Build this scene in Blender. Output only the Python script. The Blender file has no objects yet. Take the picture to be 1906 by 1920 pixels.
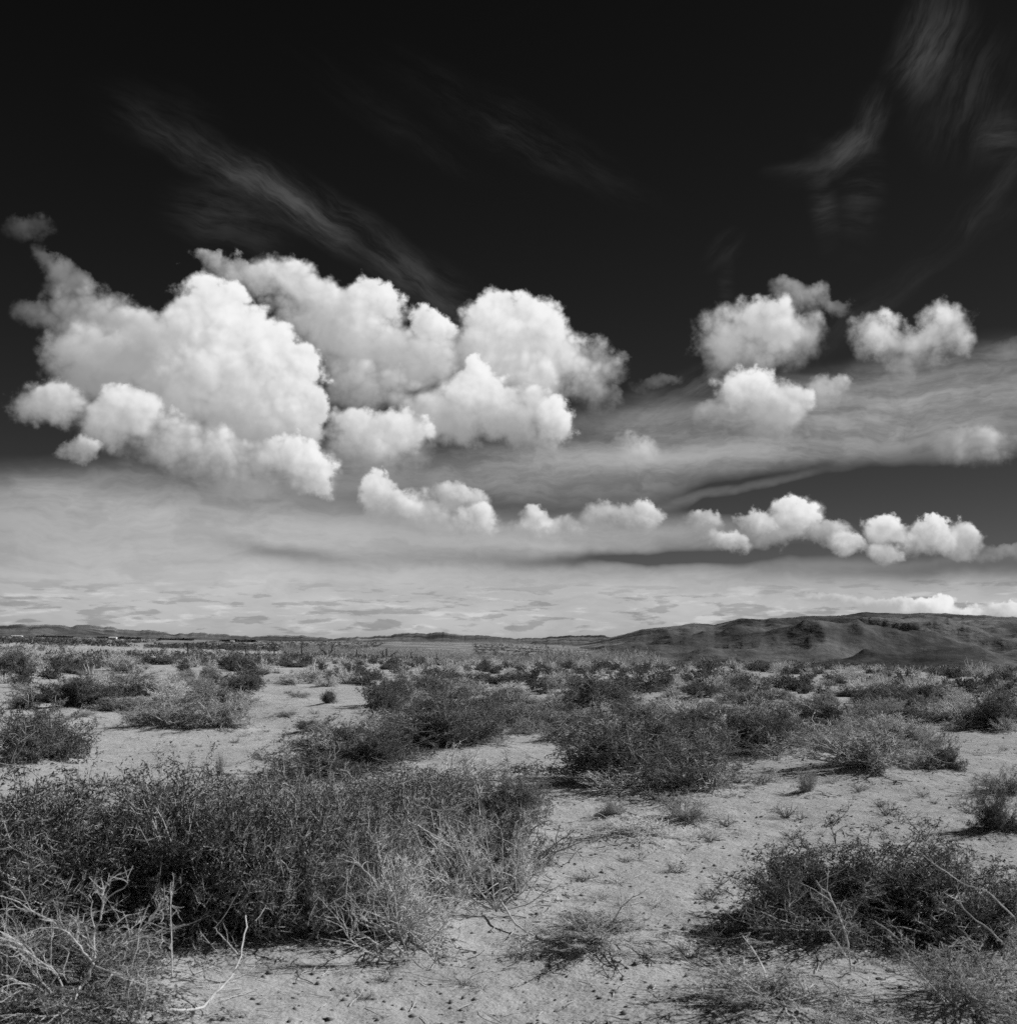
# ----------------------------------------------------------------------------
# camera, world, sun, exposure
# ----------------------------------------------------------------------------
import bpy, math, random
import numpy as np
from mathutils import Vector

scene = bpy.context.scene
col = scene.collection
R = math.radians
EYE = 1.60                                   # lens height above the sand

cam_data = bpy.data.cameras.new("camera")
cam_data.sensor_width = 56.0
cam_data.sensor_fit = 'HORIZONTAL'
cam_data.lens = 67.58                        # medium-format square frame, 45 degrees across
cam_data.clip_start = 0.05
cam_data.clip_end = 90000
cam_data.dof.use_dof = True
cam_data.dof.focus_distance = 14.0
cam_data.dof.aperture_fstop = 9.0
camera = bpy.data.objects.new("camera", cam_data)
camera.location = (0, 0, EYE)
camera.rotation_euler = (R(90 + 5.957), 0, 0)
col.objects.link(camera)
scene.camera = camera

SUN_AZ, SUN_EL = 80.0, 38.0                  # degrees clockwise from the view axis (+Y), height
sun_dir = Vector((math.cos(R(SUN_EL)) * math.sin(R(SUN_AZ)), math.cos(R(SUN_EL)) * math.cos(R(SUN_AZ)), math.sin(R(SUN_EL))))

world = bpy.data.worlds.new("World")
scene.world = world
world.use_nodes = True
world.cycles.sampling_method = 'NONE'


class Graph:
    """small helper that adds shader nodes and wires their inputs"""
    def __init__(self, tree):
        self.t = tree

    def put(self, sock, v):
        if isinstance(v, bpy.types.NodeSocket):
            self.t.links.new(v, sock)
        elif v is not None:
            sock.default_value = v

    def node(self, kind, **kw):
        n = self.t.nodes.new(kind)
        for k, v in kw.items():
            setattr(n, k, v)
        return n

    def m(self, op, a=None, b=None, c=None, clamp=False):
        n = self.node('ShaderNodeMath', operation=op, use_clamp=clamp)
        for i, v in enumerate((a, b, c)):
            if v is not None:
                self.put(n.inputs[i], v)
        return n.outputs[0]

    def v(self, op, a=None, b=None, s=None):
        n = self.node('ShaderNodeVectorMath', operation=op)
        if a is not None: self.put(n.inputs[0], a)
        if b is not None: self.put(n.inputs[1], b)
        if s is not None: self.put(n.inputs['Scale'], s)
        return n.outputs['Value'] if op in ('DOT_PRODUCT', 'LENGTH', 'DISTANCE') else n.outputs['Vector']

    def xyz(self, x=0.0, y=0.0, z=0.0):
        n = self.node('ShaderNodeCombineXYZ')
        for i, q in enumerate((x, y, z)): self.put(n.inputs[i], q)
        return n.outputs[0]

    def sep(self, v):
        n = self.node('ShaderNodeSeparateXYZ'); self.put(n.inputs[0], v)
        return n.outputs

    def noise(self, vec, scale=1.0, detail=4.0, rough=0.5, lac=2.0, dist=0.0, colour=False):
        n = self.node('ShaderNodeTexNoise', noise_dimensions='3D')
        self.put(n.inputs['Vector'], vec)
        n.inputs['Scale'].default_value = scale
        n.inputs['Detail'].default_value = detail
        n.inputs['Roughness'].default_value = rough
        n.inputs['Lacunarity'].default_value = lac
        n.inputs['Distortion'].default_value = dist
        return n.outputs['Color'] if colour else n.outputs[0]

    def voronoi(self, vec, scale=1.0, detail=0.0, rough=0.5, feature='F1', rand=1.0):
        n = self.node('ShaderNodeTexVoronoi', voronoi_dimensions='3D', feature=feature)
        self.put(n.inputs['Vector'], vec)
        n.inputs['Scale'].default_value = scale
        if 'Detail' in n.inputs: n.inputs['Detail'].default_value = detail
        if 'Roughness' in n.inputs: n.inputs['Roughness'].default_value = rough
        n.inputs['Randomness'].default_value = rand
        return n.outputs['Distance']

    def rng(self, x, a, b, c=0.0, d=1.0, interp='LINEAR', clamp=True):
        n = self.node('ShaderNodeMapRange', interpolation_type=interp)
        n.clamp = clamp
        for i, q in enumerate((x, a, b, c, d)): self.put(n.inputs[i], q)
        return n.outputs[0]

    def mix(self, f, a, b):
        n = self.node('ShaderNodeMix', data_type='FLOAT')
        self.put(n.inputs[0], f); self.put(n.inputs[2], a); self.put(n.inputs[3], b)
        return n.outputs[0]


def smooth(g, x, a, b):
    return g.rng(x, a, b, 0.0, 1.0, 'SMOOTHSTEP')


# heaped clouds: azimuth, elevation, half-width, half-height (degrees), tilt, own brightness, cover, softness; back to front
CUMULUS = [
    (-22.14, 17.74, 1.101, 0.575, 20, -0.6, 0.3, 1.0),
    (-21.2, 16.5, 0.801, 0.449, -50, -0.6, 0.35, 1.0),
    (-20.15, 15.47, 1.351, 0.819, -45, -0.45, 0.6, 0.9),
    (-20.88, 14.03, 1.668, 0.639, -5, -0.3, 0.55, 1.0),
    (-18.15, 13.8, 2.987, 1.533, -15, -0.1, 0.95, 0.5),
    (-19.0, 11.98, 2.154, 1.864, 0, -0.15, 0.95, 0.4),
    (-14.12, 17.01, 0.722, 0.465, -35, -0.1, 0.75, 0.6),
    (-12.64, 16.36, 1.606, 0.611, -30, 0.0, 0.85, 0.5),
    (-10.3, 16.06, 2.274, 1.188, -15, 0.2, 1, 0.4),
    (-8.66, 14.57, 3.234, 1.878, -30, 0.15, 1, 0.4),
    (-6.42, 15.37, 1.661, 1.012, -25, 0.55, 1, 0.15),
    (-3.68, 14.48, 1.064, 0.729, -25, 0.55, 1, 0.15),
    (-6.65, 13.42, 3.508, 2.141, -25, 0.05, 1, 0.5),
    (-4.25, 12.86, 2.397, 1.812, 0, 0.0, 1, 0.5),
    (-6.63, 11.64, 1.948, 1.176, 0, -0.25, 0.95, 0.5),
    (-16.34, 11.56, 3.499, 2.604, 0, -0.15, 1, 0.4),
    (-14.29, 14.65, 2.01, 1.698, 0, 0.5, 1, 0.15),
    (-15.32, 13.05, 2.481, 2.082, 0, 0.1, 1, 0.3),
    (-12.56, 12.96, 2.54, 1.916, 0, 0.5, 1, 0.2),
    (-10.11, 12.22, 1.523, 1.502, -40, 0.45, 1, 0.15),
    (-9.58, 10.05, 1.227, 1.906, 0, 0.25, 1, 0.2),
    (-13.23, 10.64, 4.431, 2.842, 0, 0.15, 1, 0.4),
    (-17.46, 10.43, 1.38, 0.709, 0, 0.1, 1, 0.3),
    (-17.55, 9.6, 1.881, 1.277, 0, 0.25, 1, 0.3),
    (-11.75, 9.12, 3.14, 1.605, 0, -0.2, 1, 0.5),
    (-15.08, 8.52, 4.461, 1.248, -10, 0.0, 1, 0.6),
    (-12.31, 6.92, 1.581, 0.633, 0, -0.35, 0.6, 0.8),
    (-11.0, 8.05, 1.454, 0.879, 0, 0.15, 0.9, 0.5),
    (-9.42, 7.84, 1.713, 1.129, -20, 0.4, 1, 0.3),
    (-8.75, 7.49, 0.687, 0.837, 0, 0.45, 1, 0.2),
    (-20.73, 10.19, 1.636, 1.02, 0, 0.0, 0.95, 0.4),
    (-19.43, 8.21, 0.94, 0.563, 0, -0.1, 0.9, 0.5),
    (4.98, 12.61, 0.805, 0.832, -40, -0.25, 0.6, 0.9),
    (4.22, 11.27, 1.308, 0.591, 0, -0.35, 0.55, 0.9),
    (3.6, 12.63, 1.667, 1.521, 0, 0.05, 0.95, 0.6),
    (0.56, 14.85, 2.24, 1.41, 0, 0.55, 1, 0.15),
    (-0.97, 13.51, 1.828, 2.007, 0, 0.25, 1, 0.25),
    (1.83, 12.89, 2.534, 1.914, 0, 0.2, 1, 0.4),
    (0.18, 11.91, 2.279, 1.478, 0, -0.05, 1, 0.5),
    (-1.47, 11.54, 1.77, 1.184, 0, 0.45, 1, 0.2),
    (-2.98, 10.42, 3.022, 1.533, 0, 0.05, 1, 0.4),
    (-0.58, 10.43, 2.778, 1.485, 0, 0.15, 1, 0.4),
    (1.19, 10.06, 2.169, 1.388, 0, -0.05, 0.95, 0.6),
    (2.32, 10.05, 1.159, 1.09, 0, 0.4, 1, 0.2),
    (-4.85, 8.66, 1.55, 0.842, 0, -0.25, 0.85, 0.7),
    (-5.85, 9.52, 2.445, 1.185, 0, 0.25, 1, 0.25),
    (-6.84, 8.63, 1.439, 0.79, 0, -0.25, 0.9, 0.6),
    (-4.45, 5.74, 2.115, 0.993, -10, -0.05, 0.9, 0.5),
    (-6.02, 6.79, 0.992, 0.941, -40, 0.4, 0.95, 0.25),
    (-5.32, 6.18, 1.391, 0.744, -25, 0.2, 0.9, 0.4),
    (-2.33, 6.5, 1.452, 0.548, -10, 0.1, 0.9, 0.5),
    (-1.45, 5.46, 1.2, 0.747, 0, 0.3, 0.95, 0.4),
    (1.43, 5.21, 2.125, 0.598, 0, 0.05, 0.85, 0.5),
    (1.18, 5.58, 1.051, 0.498, 0, 0.4, 0.85, 0.4),
    (4.67, 5.64, 1.194, 0.546, 0, 0.0, 0.85, 0.5),
    (6.53, 5.82, 0.816, 0.668, 0, 0.2, 0.9, 0.4),
    (6.16, 5.3, 0.742, 0.396, 0, -0.2, 0.6, 0.6),
    (15.47, 14.93, 0.852, 0.328, -20, -0.3, 0.5, 1.0),
    (13.69, 15.63, 1.638, 0.659, -15, 0.05, 0.8, 0.8),
    (13.16, 13.65, 1.976, 1.382, 0, 0.0, 0.95, 0.7),
    (9.86, 13.32, 1.134, 1.207, 0, -0.05, 0.8, 0.8),
    (11.22, 13.74, 2.25, 1.631, 0, 0.15, 1, 0.6),
    (12.21, 14.53, 1.751, 0.952, 0, 0.35, 0.95, 0.5),
    (14.65, 11.18, 1.184, 0.813, 0, 0.0, 0.9, 0.6),
    (14.5, 9.87, 1.277, 0.432, 0, -0.3, 0.5, 1.0),
    (9.44, 10.49, 1.032, 0.537, 0, -0.15, 0.7, 0.8),
    (12.11, 10.08, 1.834, 1.115, 0, 0.0, 0.95, 0.7),
    (11.17, 11.45, 1.51, 1.017, 0, 0.45, 1, 0.3),
    (12.85, 10.78, 1.105, 0.868, 0, 0.25, 0.9, 0.5),
    (18.29, 11.92, 0.686, 0.655, 0, -0.1, 0.7, 1.0),
    (18.66, 12.82, 1.596, 0.931, 0, 0.1, 0.95, 0.7),
    (17.19, 13.56, 1.253, 0.982, 0, 0.3, 0.95, 0.6),
    (20.16, 13.56, 1.255, 1.057, 0, 0.3, 0.95, 0.6),
    (22.56, 12.51, 0.476, 0.5, 0, -0.3, 0.4, 1.0),
    (6.98, 11.95, 0.998, 0.342, 10, -0.4, 0.35, 1.0),
    (6.32, 8.69, 1.293, 0.889, 0, 0.25, 0.85, 0.8),
    (21.08, 8.31, 1.578, 0.835, 0, 0.25, 0.75, 1.0),
    (9.11, 5.54, 0.927, 0.443, 0, -0.05, 0.85, 0.5),
    (14.49, 4.92, 1.031, 0.482, 0, -0.1, 0.85, 0.5),
    (12.48, 5.28, 1.669, 0.924, 20, 0.0, 1, 0.4),
    (13.09, 5.68, 0.855, 0.631, 0, 0.35, 1, 0.2),
    (11.65, 5.47, 0.816, 0.586, 0, 0.3, 0.95, 0.3),
    (10.31, 4.59, 1.209, 0.465, -15, 0.2, 0.9, 0.4),
    (15.41, 4.35, 0.789, 0.48, -20, 0.15, 0.9, 0.4),
    (20.05, 4.31, 1.146, 0.748, -15, 0.0, 0.95, 0.4),
    (18.73, 4.58, 1.255, 0.755, 0, 0.15, 0.95, 0.4),
    (18.96, 4.93, 0.716, 0.518, 0, 0.4, 1, 0.2),
    (16.92, 4.87, 1.19, 0.715, 0, 0.3, 1, 0.3),
    (16.89, 3.94, 0.914, 0.476, 0, 0.1, 0.9, 0.4),
    (21.88, 3.63, 0.988, 0.323, 0, -0.2, 0.5, 0.9),
    (12.88, 1.98, 2.599, 0.218, -4, -0.1, 0.5, 0.6),
    (15.22, 1.76, 1.851, 0.287, -4, 0.1, 0.7, 0.5),
    (16.59, 1.47, 1.369, 0.261, 0, 0.0, 0.7, 0.5),
    (17.95, 1.5, 1.124, 0.33, 0, 0.3, 0.85, 0.4),
    (18.96, 1.64, 1.022, 0.351, 0, 0.6, 0.95, 0.3),
    (20.6, 1.34, 1.306, 0.301, -4, 0.4, 0.9, 0.4),
    (22.0, 1.33, 1.068, 0.298, -4, 0.5, 0.9, 0.4),
]
# soft sheets of high cloud: azimuth, elevation, half-width, half-height, tilt, strength
SHEETS = [
    (-17.05, 4.51, 11.879, 2.261, -3, 0.42),
    (-6.3, 4.68, 10.37, 1.485, -3, 0.3),
    (4.91, 4.69, 7.442, 0.943, 3, 0.3),
    (-15.82, 1.9, 23.02, 1.908, 0, 0.3),
    (1.17, 1.73, 24.844, 1.734, 0, 0.32),
    (16.82, 1.66, 13.662, 1.541, 0, 0.28),
    (-0.07, 0.25, 39.66, 0.987, 0, 0.12),
    (13.55, 9.91, 12.404, 1.808, 6, 0.22),
    (21.59, 10.18, 5.681, 2.189, 10, 0.16),
    (9.89, 8.57, 7.817, 0.686, 2, 0.14),
    (3.69, 7.44, 5.502, 1.491, 0, 0.16),
    (-4.34, 7.68, 6.995, 1.241, 0, 0.16),
    (-13.15, 7.26, 6.192, 0.97, 0, 0.12),
    (11.08, 6.95, 3.867, 0.293, 12, 0.1),
    (-10.68, 3.95, 4.097, 0.538, -8, -0.3),
    (-1.32, 3.84, 10.474, 0.398, -1, -0.2),
    (4.9, 3.7, 7.428, 0.397, 2, -0.12),
    (18.11, 6.61, 9.519, 1.136, 0, -0.1),
    (19.12, 3.04, 6.674, 0.376, 0, -0.12),
    (-20.03, 6.07, 3.541, 0.585, -8, 0.1),
]
# thin high wisps in the dark upper sky
WISPS = [
    (-14.48, 21.33, 3.631, 0.673, -27, 0.0204),
    (-11.01, 20.0, 4.96, 0.782, -30, 0.0272),
    (-6.71, 17.87, 5.054, 0.947, -36, 0.0218),
    (-13.44, 18.91, 2.673, 1.381, -10, 0.0122),
    (-3.9, 15.79, 2.285, 1.448, -20, 0.0095),
    (-6.02, 23.9, 4.103, 0.762, -30, 0.0082),
    (0.18, 23.11, 6.211, 1.137, -25, 0.0068),
    (-16.46, 22.92, 2.861, 1.311, -15, 0.0041),
    (16.9, 22.76, 1.304, 0.83, 62, 0.0231),
    (15.55, 21.68, 2.278, 0.623, 28, 0.0306),
    (13.84, 21.16, 1.46, 0.36, 12, 0.0204),
    (14.65, 19.73, 0.578, 2.16, 8, 0.0163),
    (16.45, 19.8, 0.947, 2.703, -6, 0.0095),
    (20.18, 25.67, 2.069, 1.451, 60, 0.0218),
    (19.21, 24.54, 1.392, 1.268, 40, 0.0136),
    (21.68, 23.35, 2.691, 2.53, 60, 0.0095),
    (10.32, 17.9, 1.042, 0.563, 40, 0.0218),
    (10.41, 16.53, 0.346, 1.184, 0, 0.0109),
    (20.78, 17.78, 4.486, 0.58, 42, 0.0109),
    (18.42, 15.74, 5.058, 0.689, 32, 0.0095),
    (22.7, 21.06, 1.1, 0.857, 0, 0.0136),
    (7.46, 10.84, 4.97, 0.736, 35, 0.0544),
]


FILTER_BLUE, FILTER_GAIN, MARGIN = 0.29, 0.29, 1.7
COUNT = []


def lobe_group(heaped):
    """one elliptical lobe of cloud: turned offset from its centre and falloff; a heaped lobe is laid over the
    lobes behind it and shaded as a ball in the sun, a sheet lobe is summed"""
    t = bpy.data.node_groups.new("cloud_lobe", 'ShaderNodeTree')
    for nm in ("ux", "uy", "xa", "xb", "xc", "ya", "yb", "yc", "lx", "ly", "brightness", "weight", "bump", "softness", "cover", "shade"):
        t.interface.new_socket(nm, in_out='INPUT', socket_type='NodeSocketFloat')
    for nm in ("cover", "shade", "qx", "qy", "falloff"):
        t.interface.new_socket(nm, in_out='OUTPUT', socket_type='NodeSocketFloat')
    g = Graph(t)
    i = g.node('NodeGroupInput').outputs
    qx = g.m('MULTIPLY_ADD', i[0], i[2], g.m('MULTIPLY_ADD', i[1], i[3], i[4]))
    qy = g.m('MULTIPLY_ADD', i[0], i[5], g.m('MULTIPLY_ADD', i[1], i[6], i[7]))
    k = g.m('SUBTRACT', 1.0, g.m('MULTIPLY_ADD', qx, qx, g.m('MULTIPLY', qy, qy)))
    if heaped:
        ql = g.m('MULTIPLY_ADD', qx, i[8], g.m('MULTIPLY', qy, i[9]))
        # crisp towards the sun, frayed and soft on the far side
        edge = g.m('MULTIPLY_ADD', g.m('MAXIMUM', g.m('MINIMUM', ql, 1.0), -1.0), g.m('MULTIPLY', i[13], -0.75), g.m('MULTIPLY_ADD', i[13], 1.1, 0.20))
        a = g.rng(g.m('ADD', k, i[12]), 0.08, g.m('ADD', edge, 0.08), 0.0, i[11], 'SMOOTHSTEP')
        s = g.m('ADD', ql, i[10])
        cover = g.m('MULTIPLY_ADD', g.m('SUBTRACT', 1.0, i[14]), a, i[14])
        shade = g.m('MULTIPLY_ADD', g.m('SUBTRACT', s, i[15]), a, i[15])
        k2 = k
    else:
        k = g.m('MAXIMUM', k, 0.0)
        k2 = g.m('MULTIPLY', k, k)
        cover = g.m('MULTIPLY_ADD', k2, i[11], i[14])
        shade = k2
    o = g.node('NodeGroupOutput')
    for n, v in enumerate((cover, shade, qx, qy, k2)):
        g.put(o.inputs[n], v)
    return t


HEAPED, SHEET = lobe_group(True), lobe_group(False)


def build_sky():
    world.node_tree.nodes.clear()
    t = bpy.data.node_groups.new("weather", 'ShaderNodeTree')
    t.interface.new_socket("Background", in_out='OUTPUT', socket_type='NodeSocketShader')
    g = Graph(t)
    d = g.node('ShaderNodeTexCoord').outputs['Generated']
    d = g.v('NORMALIZE', d)
    x, y, z = g.sep(d)
    # clear sky as black and white film sees it through an orange filter: red kept, blue held back
    sky = g.node('ShaderNodeTexSky', sky_type='NISHITA')
    sky.sun_disc = False
    sky.sun_elevation = R(SUN_EL)
    sky.sun_rotation = R(SUN_AZ)
    sky.altitude = 1400
    sky.air_density = 1.0
    sky.dust_density = 0.6
    sky.ozone_density = 1.0
    sc = g.node('ShaderNodeSeparateColor'); g.put(sc.inputs[0], sky.outputs[0])
    clear = g.m('SUBTRACT', sc.outputs[0], g.m('MULTIPLY', sc.outputs[2], FILTER_BLUE))
    clear = g.m('MULTIPLY', g.m('MAXIMUM', clear, 0.02), FILTER_GAIN)

    deg = 180 / math.pi
    az = g.m('MULTIPLY', g.m('ARCTAN2', x, y), deg)
    az = g.m('WRAP', az, 42.0, -42.0)         # the same weather goes on round the horizon
    el = g.m('MULTIPLY', g.m('ARCSINE', z), deg)

    # turbulence that frays every outline
    warp = g.noise(d, 9.0, 4.0, 0.56, colour=True)
    warp = g.v('SUBTRACT', warp, (0.5, 0.5, 0.5))

    def place_lobe(g, kind, ux, uy, a, e, rx, ry, tilt, light=(0.0, 0.0), br=0.0, w=1.0, bump=0.0, soft=0.3, acc=(0.0, 0.0)):
        """one lobe added to the running cover and shade; returns the lobe node's outputs"""
        ca, sa = math.cos(R(tilt)), math.sin(R(tilt))
        n = g.node('ShaderNodeGroup', node_tree=kind)
        vals = (ux, uy, ca / rx, sa / rx, -(a * ca + e * sa) / rx, -sa / ry, ca / ry, (a * sa - e * ca) / ry,
                light[0], light[1], br, w, bump, soft) + tuple(acc)
        for sock, v in zip(n.inputs, vals):
            g.put(sock, v)
        return n.outputs

    def inside(rows, a0, a1, e0, e1, grow):
        keep = []
        for r in rows:
            ca, sa = abs(math.cos(R(r[4]))), abs(math.sin(R(r[4])))
            ex = (r[2] * ca + r[3] * sa) * grow + MARGIN
            ey = (r[2] * sa + r[3] * ca) * grow + MARGIN
            if r[0] + ex > a0 and r[0] - ex < a1 and r[1] + ey > e0 and r[1] - ey < e1:
                keep.append(r)
        return keep

    def flat(g, c):
        bg = g.node('ShaderNodeBackground')
        bg.inputs['Strength'].default_value = 0.1
        g.put(bg.inputs['Color'], g.xyz(c, c, c))
        return bg.outputs[0]

    def split(cond, a, b):
        n = g.node('ShaderNodeMixShader')
        g.put(n.inputs[0], cond); g.put(n.inputs[1], a); g.put(n.inputs[2], b)
        return n.outputs[0]

    shared = (d, az, el, warp, clear)

    def region(a0, a1, e0, e1):
        """one patch of the sky as a node group of its own; only the clouds that reach into the patch are worked out"""
        gt = bpy.data.node_groups.new("sky_patch", 'ShaderNodeTree')
        for nm, ty in (("direction", 'NodeSocketVector'), ("azimuth", 'NodeSocketFloat'), ("elevation", 'NodeSocketFloat'), ("turbulence", 'NodeSocketVector'), ("clear", 'NodeSocketFloat')):
            gt.interface.new_socket(nm, in_out='INPUT', socket_type=ty)
        gt.interface.new_socket("Background", in_out='OUTPUT', socket_type='NodeSocketShader')
        gp = Graph(gt)
        go = gp.node('NodeGroupOutput')
        gi = gp.node('NodeGroupInput').outputs
        gp.put(go.inputs[0], patch(gp, gi[0], gi[1], gi[2], gi[3], gi[4], a0, a1, e0, e1))
        n = g.node('ShaderNodeGroup', node_tree=gt)
        for sock, v in zip(n.inputs, shared):
            g.put(sock, v)
        return n.outputs[0]

    def patch(g, d, az, el, warp, clear, a0, a1, e0, e1):
        wx, wy, wz = g.sep(warp)
        az = g.m('ADD', az, 1e-5 * (len(COUNT) + 1))      # keeps the patches' nodes apart
        el = g.m('ADD', el, 1e-5 * (len(COUNT) + 1))

        def lobe(*a, **k):
            return place_lobe(g, *a, **k)

        def closure(c):
            return flat(g, c)
        heaps = inside(CUMULUS, a0, a1, e0, e1, 1.4)
        sheets = inside(SHEETS, a0, a1, e0, e1, 1.5)
        wisps = inside(WISPS, a0, a1, e0, e1, 1.5)
        COUNT.append((a0, a1, e0, e1, len(heaps), len(sheets), len(wisps)))
        c = g.m('MULTIPLY', clear, 0.1)
        if wisps:
            ux, uy = g.m('MULTIPLY_ADD', wx, 2.2, az), g.m('MULTIPLY_ADD', wy, 2.2, el)
            torn = g.rng(wz, -0.16, 0.16, 0.25, 1.3, 'SMOOTHSTEP')
            W = None
            for (a, e, rx, ry, tilt, w) in wisps:
                qx, qy, k = lobe(SHEET, ux, uy, a, e, rx * 1.5, ry * 1.5, tilt)[2:5]
                sv = g.xyz(g.m('MULTIPLY_ADD', qx, 0.20 * rx, a), g.m('MULTIPLY_ADD', qy, 1.2 * ry, e), g.m('MULTIPLY', wz, 0.5))
                fb = g.noise(sv, 1.3, 8.0, 0.70)
                k = g.m('MULTIPLY', g.m('MULTIPLY', k, w), g.rng(fb, 0.36, 0.68, 0.06, 1.9, 'SMOOTHSTEP'))
                W = k if W is None else g.m('ADD', W, k)
            c = g.m('MULTIPLY_ADD', W, torn, c)
        if sheets:
            ux, uy = g.m('MULTIPLY_ADD', wx, 6.0, az), g.m('MULTIPLY_ADD', wy, 1.4, el)
            V = 0.0
            for (a, e, rx, ry, tilt, w) in sheets:
                V = lobe(SHEET, ux, uy, a, e, rx * 1.5, ry * 1.5, tilt, w=w, acc=(V, 0.0))[0]
            st = g.v('ADD', g.v('MULTIPLY', d, (6.0, 6.0, 46.0)), g.v('SCALE', warp, s=2.2))
            n1 = g.noise(st, 1.0, 7.0, 0.64)
            V = g.m('MULTIPLY', V, g.rng(n1, 0.32, 0.66, g.rng(el, 4.0, 10.0, 0.72, 0.45, 'SMOOTHSTEP'), g.rng(el, 4.0, 10.0, 1.16, 1.35, 'SMOOTHSTEP'), 'SMOOTHSTEP'))
            V = g.m('MAXIMUM', V, 0.0)
            V = g.m('DIVIDE', g.m('MULTIPLY', V, 0.94), g.m('ADD', V, 0.62))      # thick cloud saturates softly
            c = g.m('ADD', c, g.m('MULTIPLY', V, g.m('SUBTRACT', 1.0, g.m('MULTIPLY', c, 1.2))))
        if e0 < 3.0:
            # small far clouds in rows low over the plain: lit tops and grey flecks
            low = g.v('ADD', g.v('MULTIPLY', d, (26.0, 26.0, 150.0)), g.v('SCALE', warp, s=1.0))
            n2 = g.noise(low, 1.0, 5.0, 0.58)
            n3 = g.noise(g.v('ADD', low, (7.3, 2.1, 0.35)), 1.0, 5.0, 0.58)
            rowm = g.m('MULTIPLY', g.rng(el, 0.0, 0.6, 0.2, 1.0, 'SMOOTHSTEP'), g.rng(el, 1.6, 3.2, 1.0, 0.0, 'SMOOTHSTEP'))
            fleck = g.m('SUBTRACT', g.m('MULTIPLY', g.rng(n3, 0.52, 0.66, 0.0, 1.0, 'SMOOTHSTEP'), 0.13), g.m('MULTIPLY', g.rng(n2, 0.52, 0.60, 0.0, 1.0, 'SMOOTHSTEP'), 0.14))
            c = g.m('MULTIPLY_ADD', fleck, rowm, c)
        c = g.m('MAXIMUM', c, 0.004)
        if heaps:
            fine = g.sep(g.v('SUBTRACT', g.noise(d, 52.0, 5.0, 0.62, colour=True), (0.5, 0.5, 0.5)))
            px = g.m('MULTIPLY_ADD', wx, 1.5, g.m('MULTIPLY_ADD', fine[0], 1.7, az))
            py = g.m('MULTIPLY_ADD', wy, 1.4, g.m('MULTIPLY_ADD', fine[1], 1.4, el))
            dw = g.v('ADD', d, g.v('SCALE', warp, s=0.03))

            def cauliflower(vec):
                a = g.voronoi(vec, 40.0, 2.0, 0.55)
                b = g.noise(vec, 16.0, 4.0, 0.55)
                return g.m('MULTIPLY_ADD', a, -0.75, g.m('MULTIPLY', b, 1.1))
            b0 = cauliflower(dw)
            b1 = cauliflower(g.v('ADD', dw, tuple(sun_dir * 0.0085)))
            relief = g.m('SUBTRACT', b0, b1)
            # heaps: a sum of soft lobes, each one shaded as a ball in the sun
            acc = (0.0, 0.0)
            bump = g.m('MULTIPLY_ADD', b0, 0.52, -0.10)
            for (a, e, rx, ry, tilt, br, w, soft) in heaps:
                ca, sa = math.cos(R(tilt)), math.sin(R(tilt))
                light = (0.50 * ca + 0.86 * sa, -0.50 * sa + 0.86 * ca)
                o = lobe(HEAPED, px, py, a, e, rx * 1.30 + 0.10, ry * 1.30 + 0.10, tilt, light, br, w, bump, soft, acc)
                acc = (o[0], o[1])
            heap, macro = acc
            lit = g.m('MULTIPLY_ADD', macro, 0.66, g.m('MULTIPLY_ADD', wz, 0.40, 0.13))
            lit = g.m('MULTIPLY_ADD', relief, g.rng(macro, -0.3, 0.7, 0.06, 0.46, 'SMOOTHSTEP'), lit)
            heapcol = g.rng(lit, -0.35, 1.05, 0.28, 0.92, 'SMOOTHSTEP')
            c = g.mix(heap, c, heapcol)
        return closure(g.m('MULTIPLY', c, 10.0))

    # the sky is worked out patch by patch, so that each direction only visits the clouds near it
    rows = [(-1.0, 3.2, (-9, 5, 16)), (3.2, 7.8, (-11, -3, 5, 13)), (7.8, 13.2, (-16, -11, -7, -2.5, 3, 10, 15)),
            (13.2, 20.2, (-16, -11, -7, -2.5, 3, 10, 15)), (20.2, 33.0, (-6, 8)), (33.0, 91.0, ())]
    tree = flat(g, g.m('ADD', 1.3, 0.0))          # below the horizon: light off the pale desert
    for e0, e1, cuts in rows:
        edges = (-42.0,) + cuts + (42.0,)
        row = None
        for a0, a1 in zip(edges[:-1], edges[1:]):
            c = region(a0, a1, e0, e1)
            row = c if row is None else split(g.m('GREATER_THAN', az, a0), row, c)
        tree = split(g.m('GREATER_THAN', el, e0), tree, row)
    o = g.node('NodeGroupOutput')
    g.put(o.inputs[0], tree)
    wt = world.node_tree
    gn = wt.nodes.new('ShaderNodeGroup'); gn.node_tree = t
    out = wt.nodes.new('ShaderNodeOutputWorld')
    wt.links.new(gn.outputs[0], out.inputs[0])


build_sky()

sun_data = bpy.data.lights.new("sun", 'SUN')
sun_data.energy = 5.0
sun_data.angle = R(0.53)
sun_data.color = (1.0, 1.0, 1.0)
sun = bpy.data.objects.new("sun", sun_data)
sun.rotation_euler = (-sun_dir).to_track_quat('-Z', 'Y').to_euler()
sun.location = sun_dir * 60
col.objects.link(sun)

scene.view_settings.view_transform = 'Standard'
scene.view_settings.look = 'None'
scene.view_settings.exposure = 0.0
scene.view_settings.gamma = 1.0
scene.view_settings.use_curve_mapping = False
scene.cycles.max_bounces = 6
scene.cycles.diffuse_bounces = 3
scene.cycles.glossy_bounces = 1
scene.cycles.transmission_bounces = 2
scene.cycles.transparent_max_bounces = 4
scene.cycles.sample_clamp_indirect = 2.0
scene.cycles.use_denoising = False
scene.cycles.use_adaptive_sampling = True
scene.cycles.adaptive_threshold = 0.02
scene.cycles.adaptive_min_samples = 12

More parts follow.
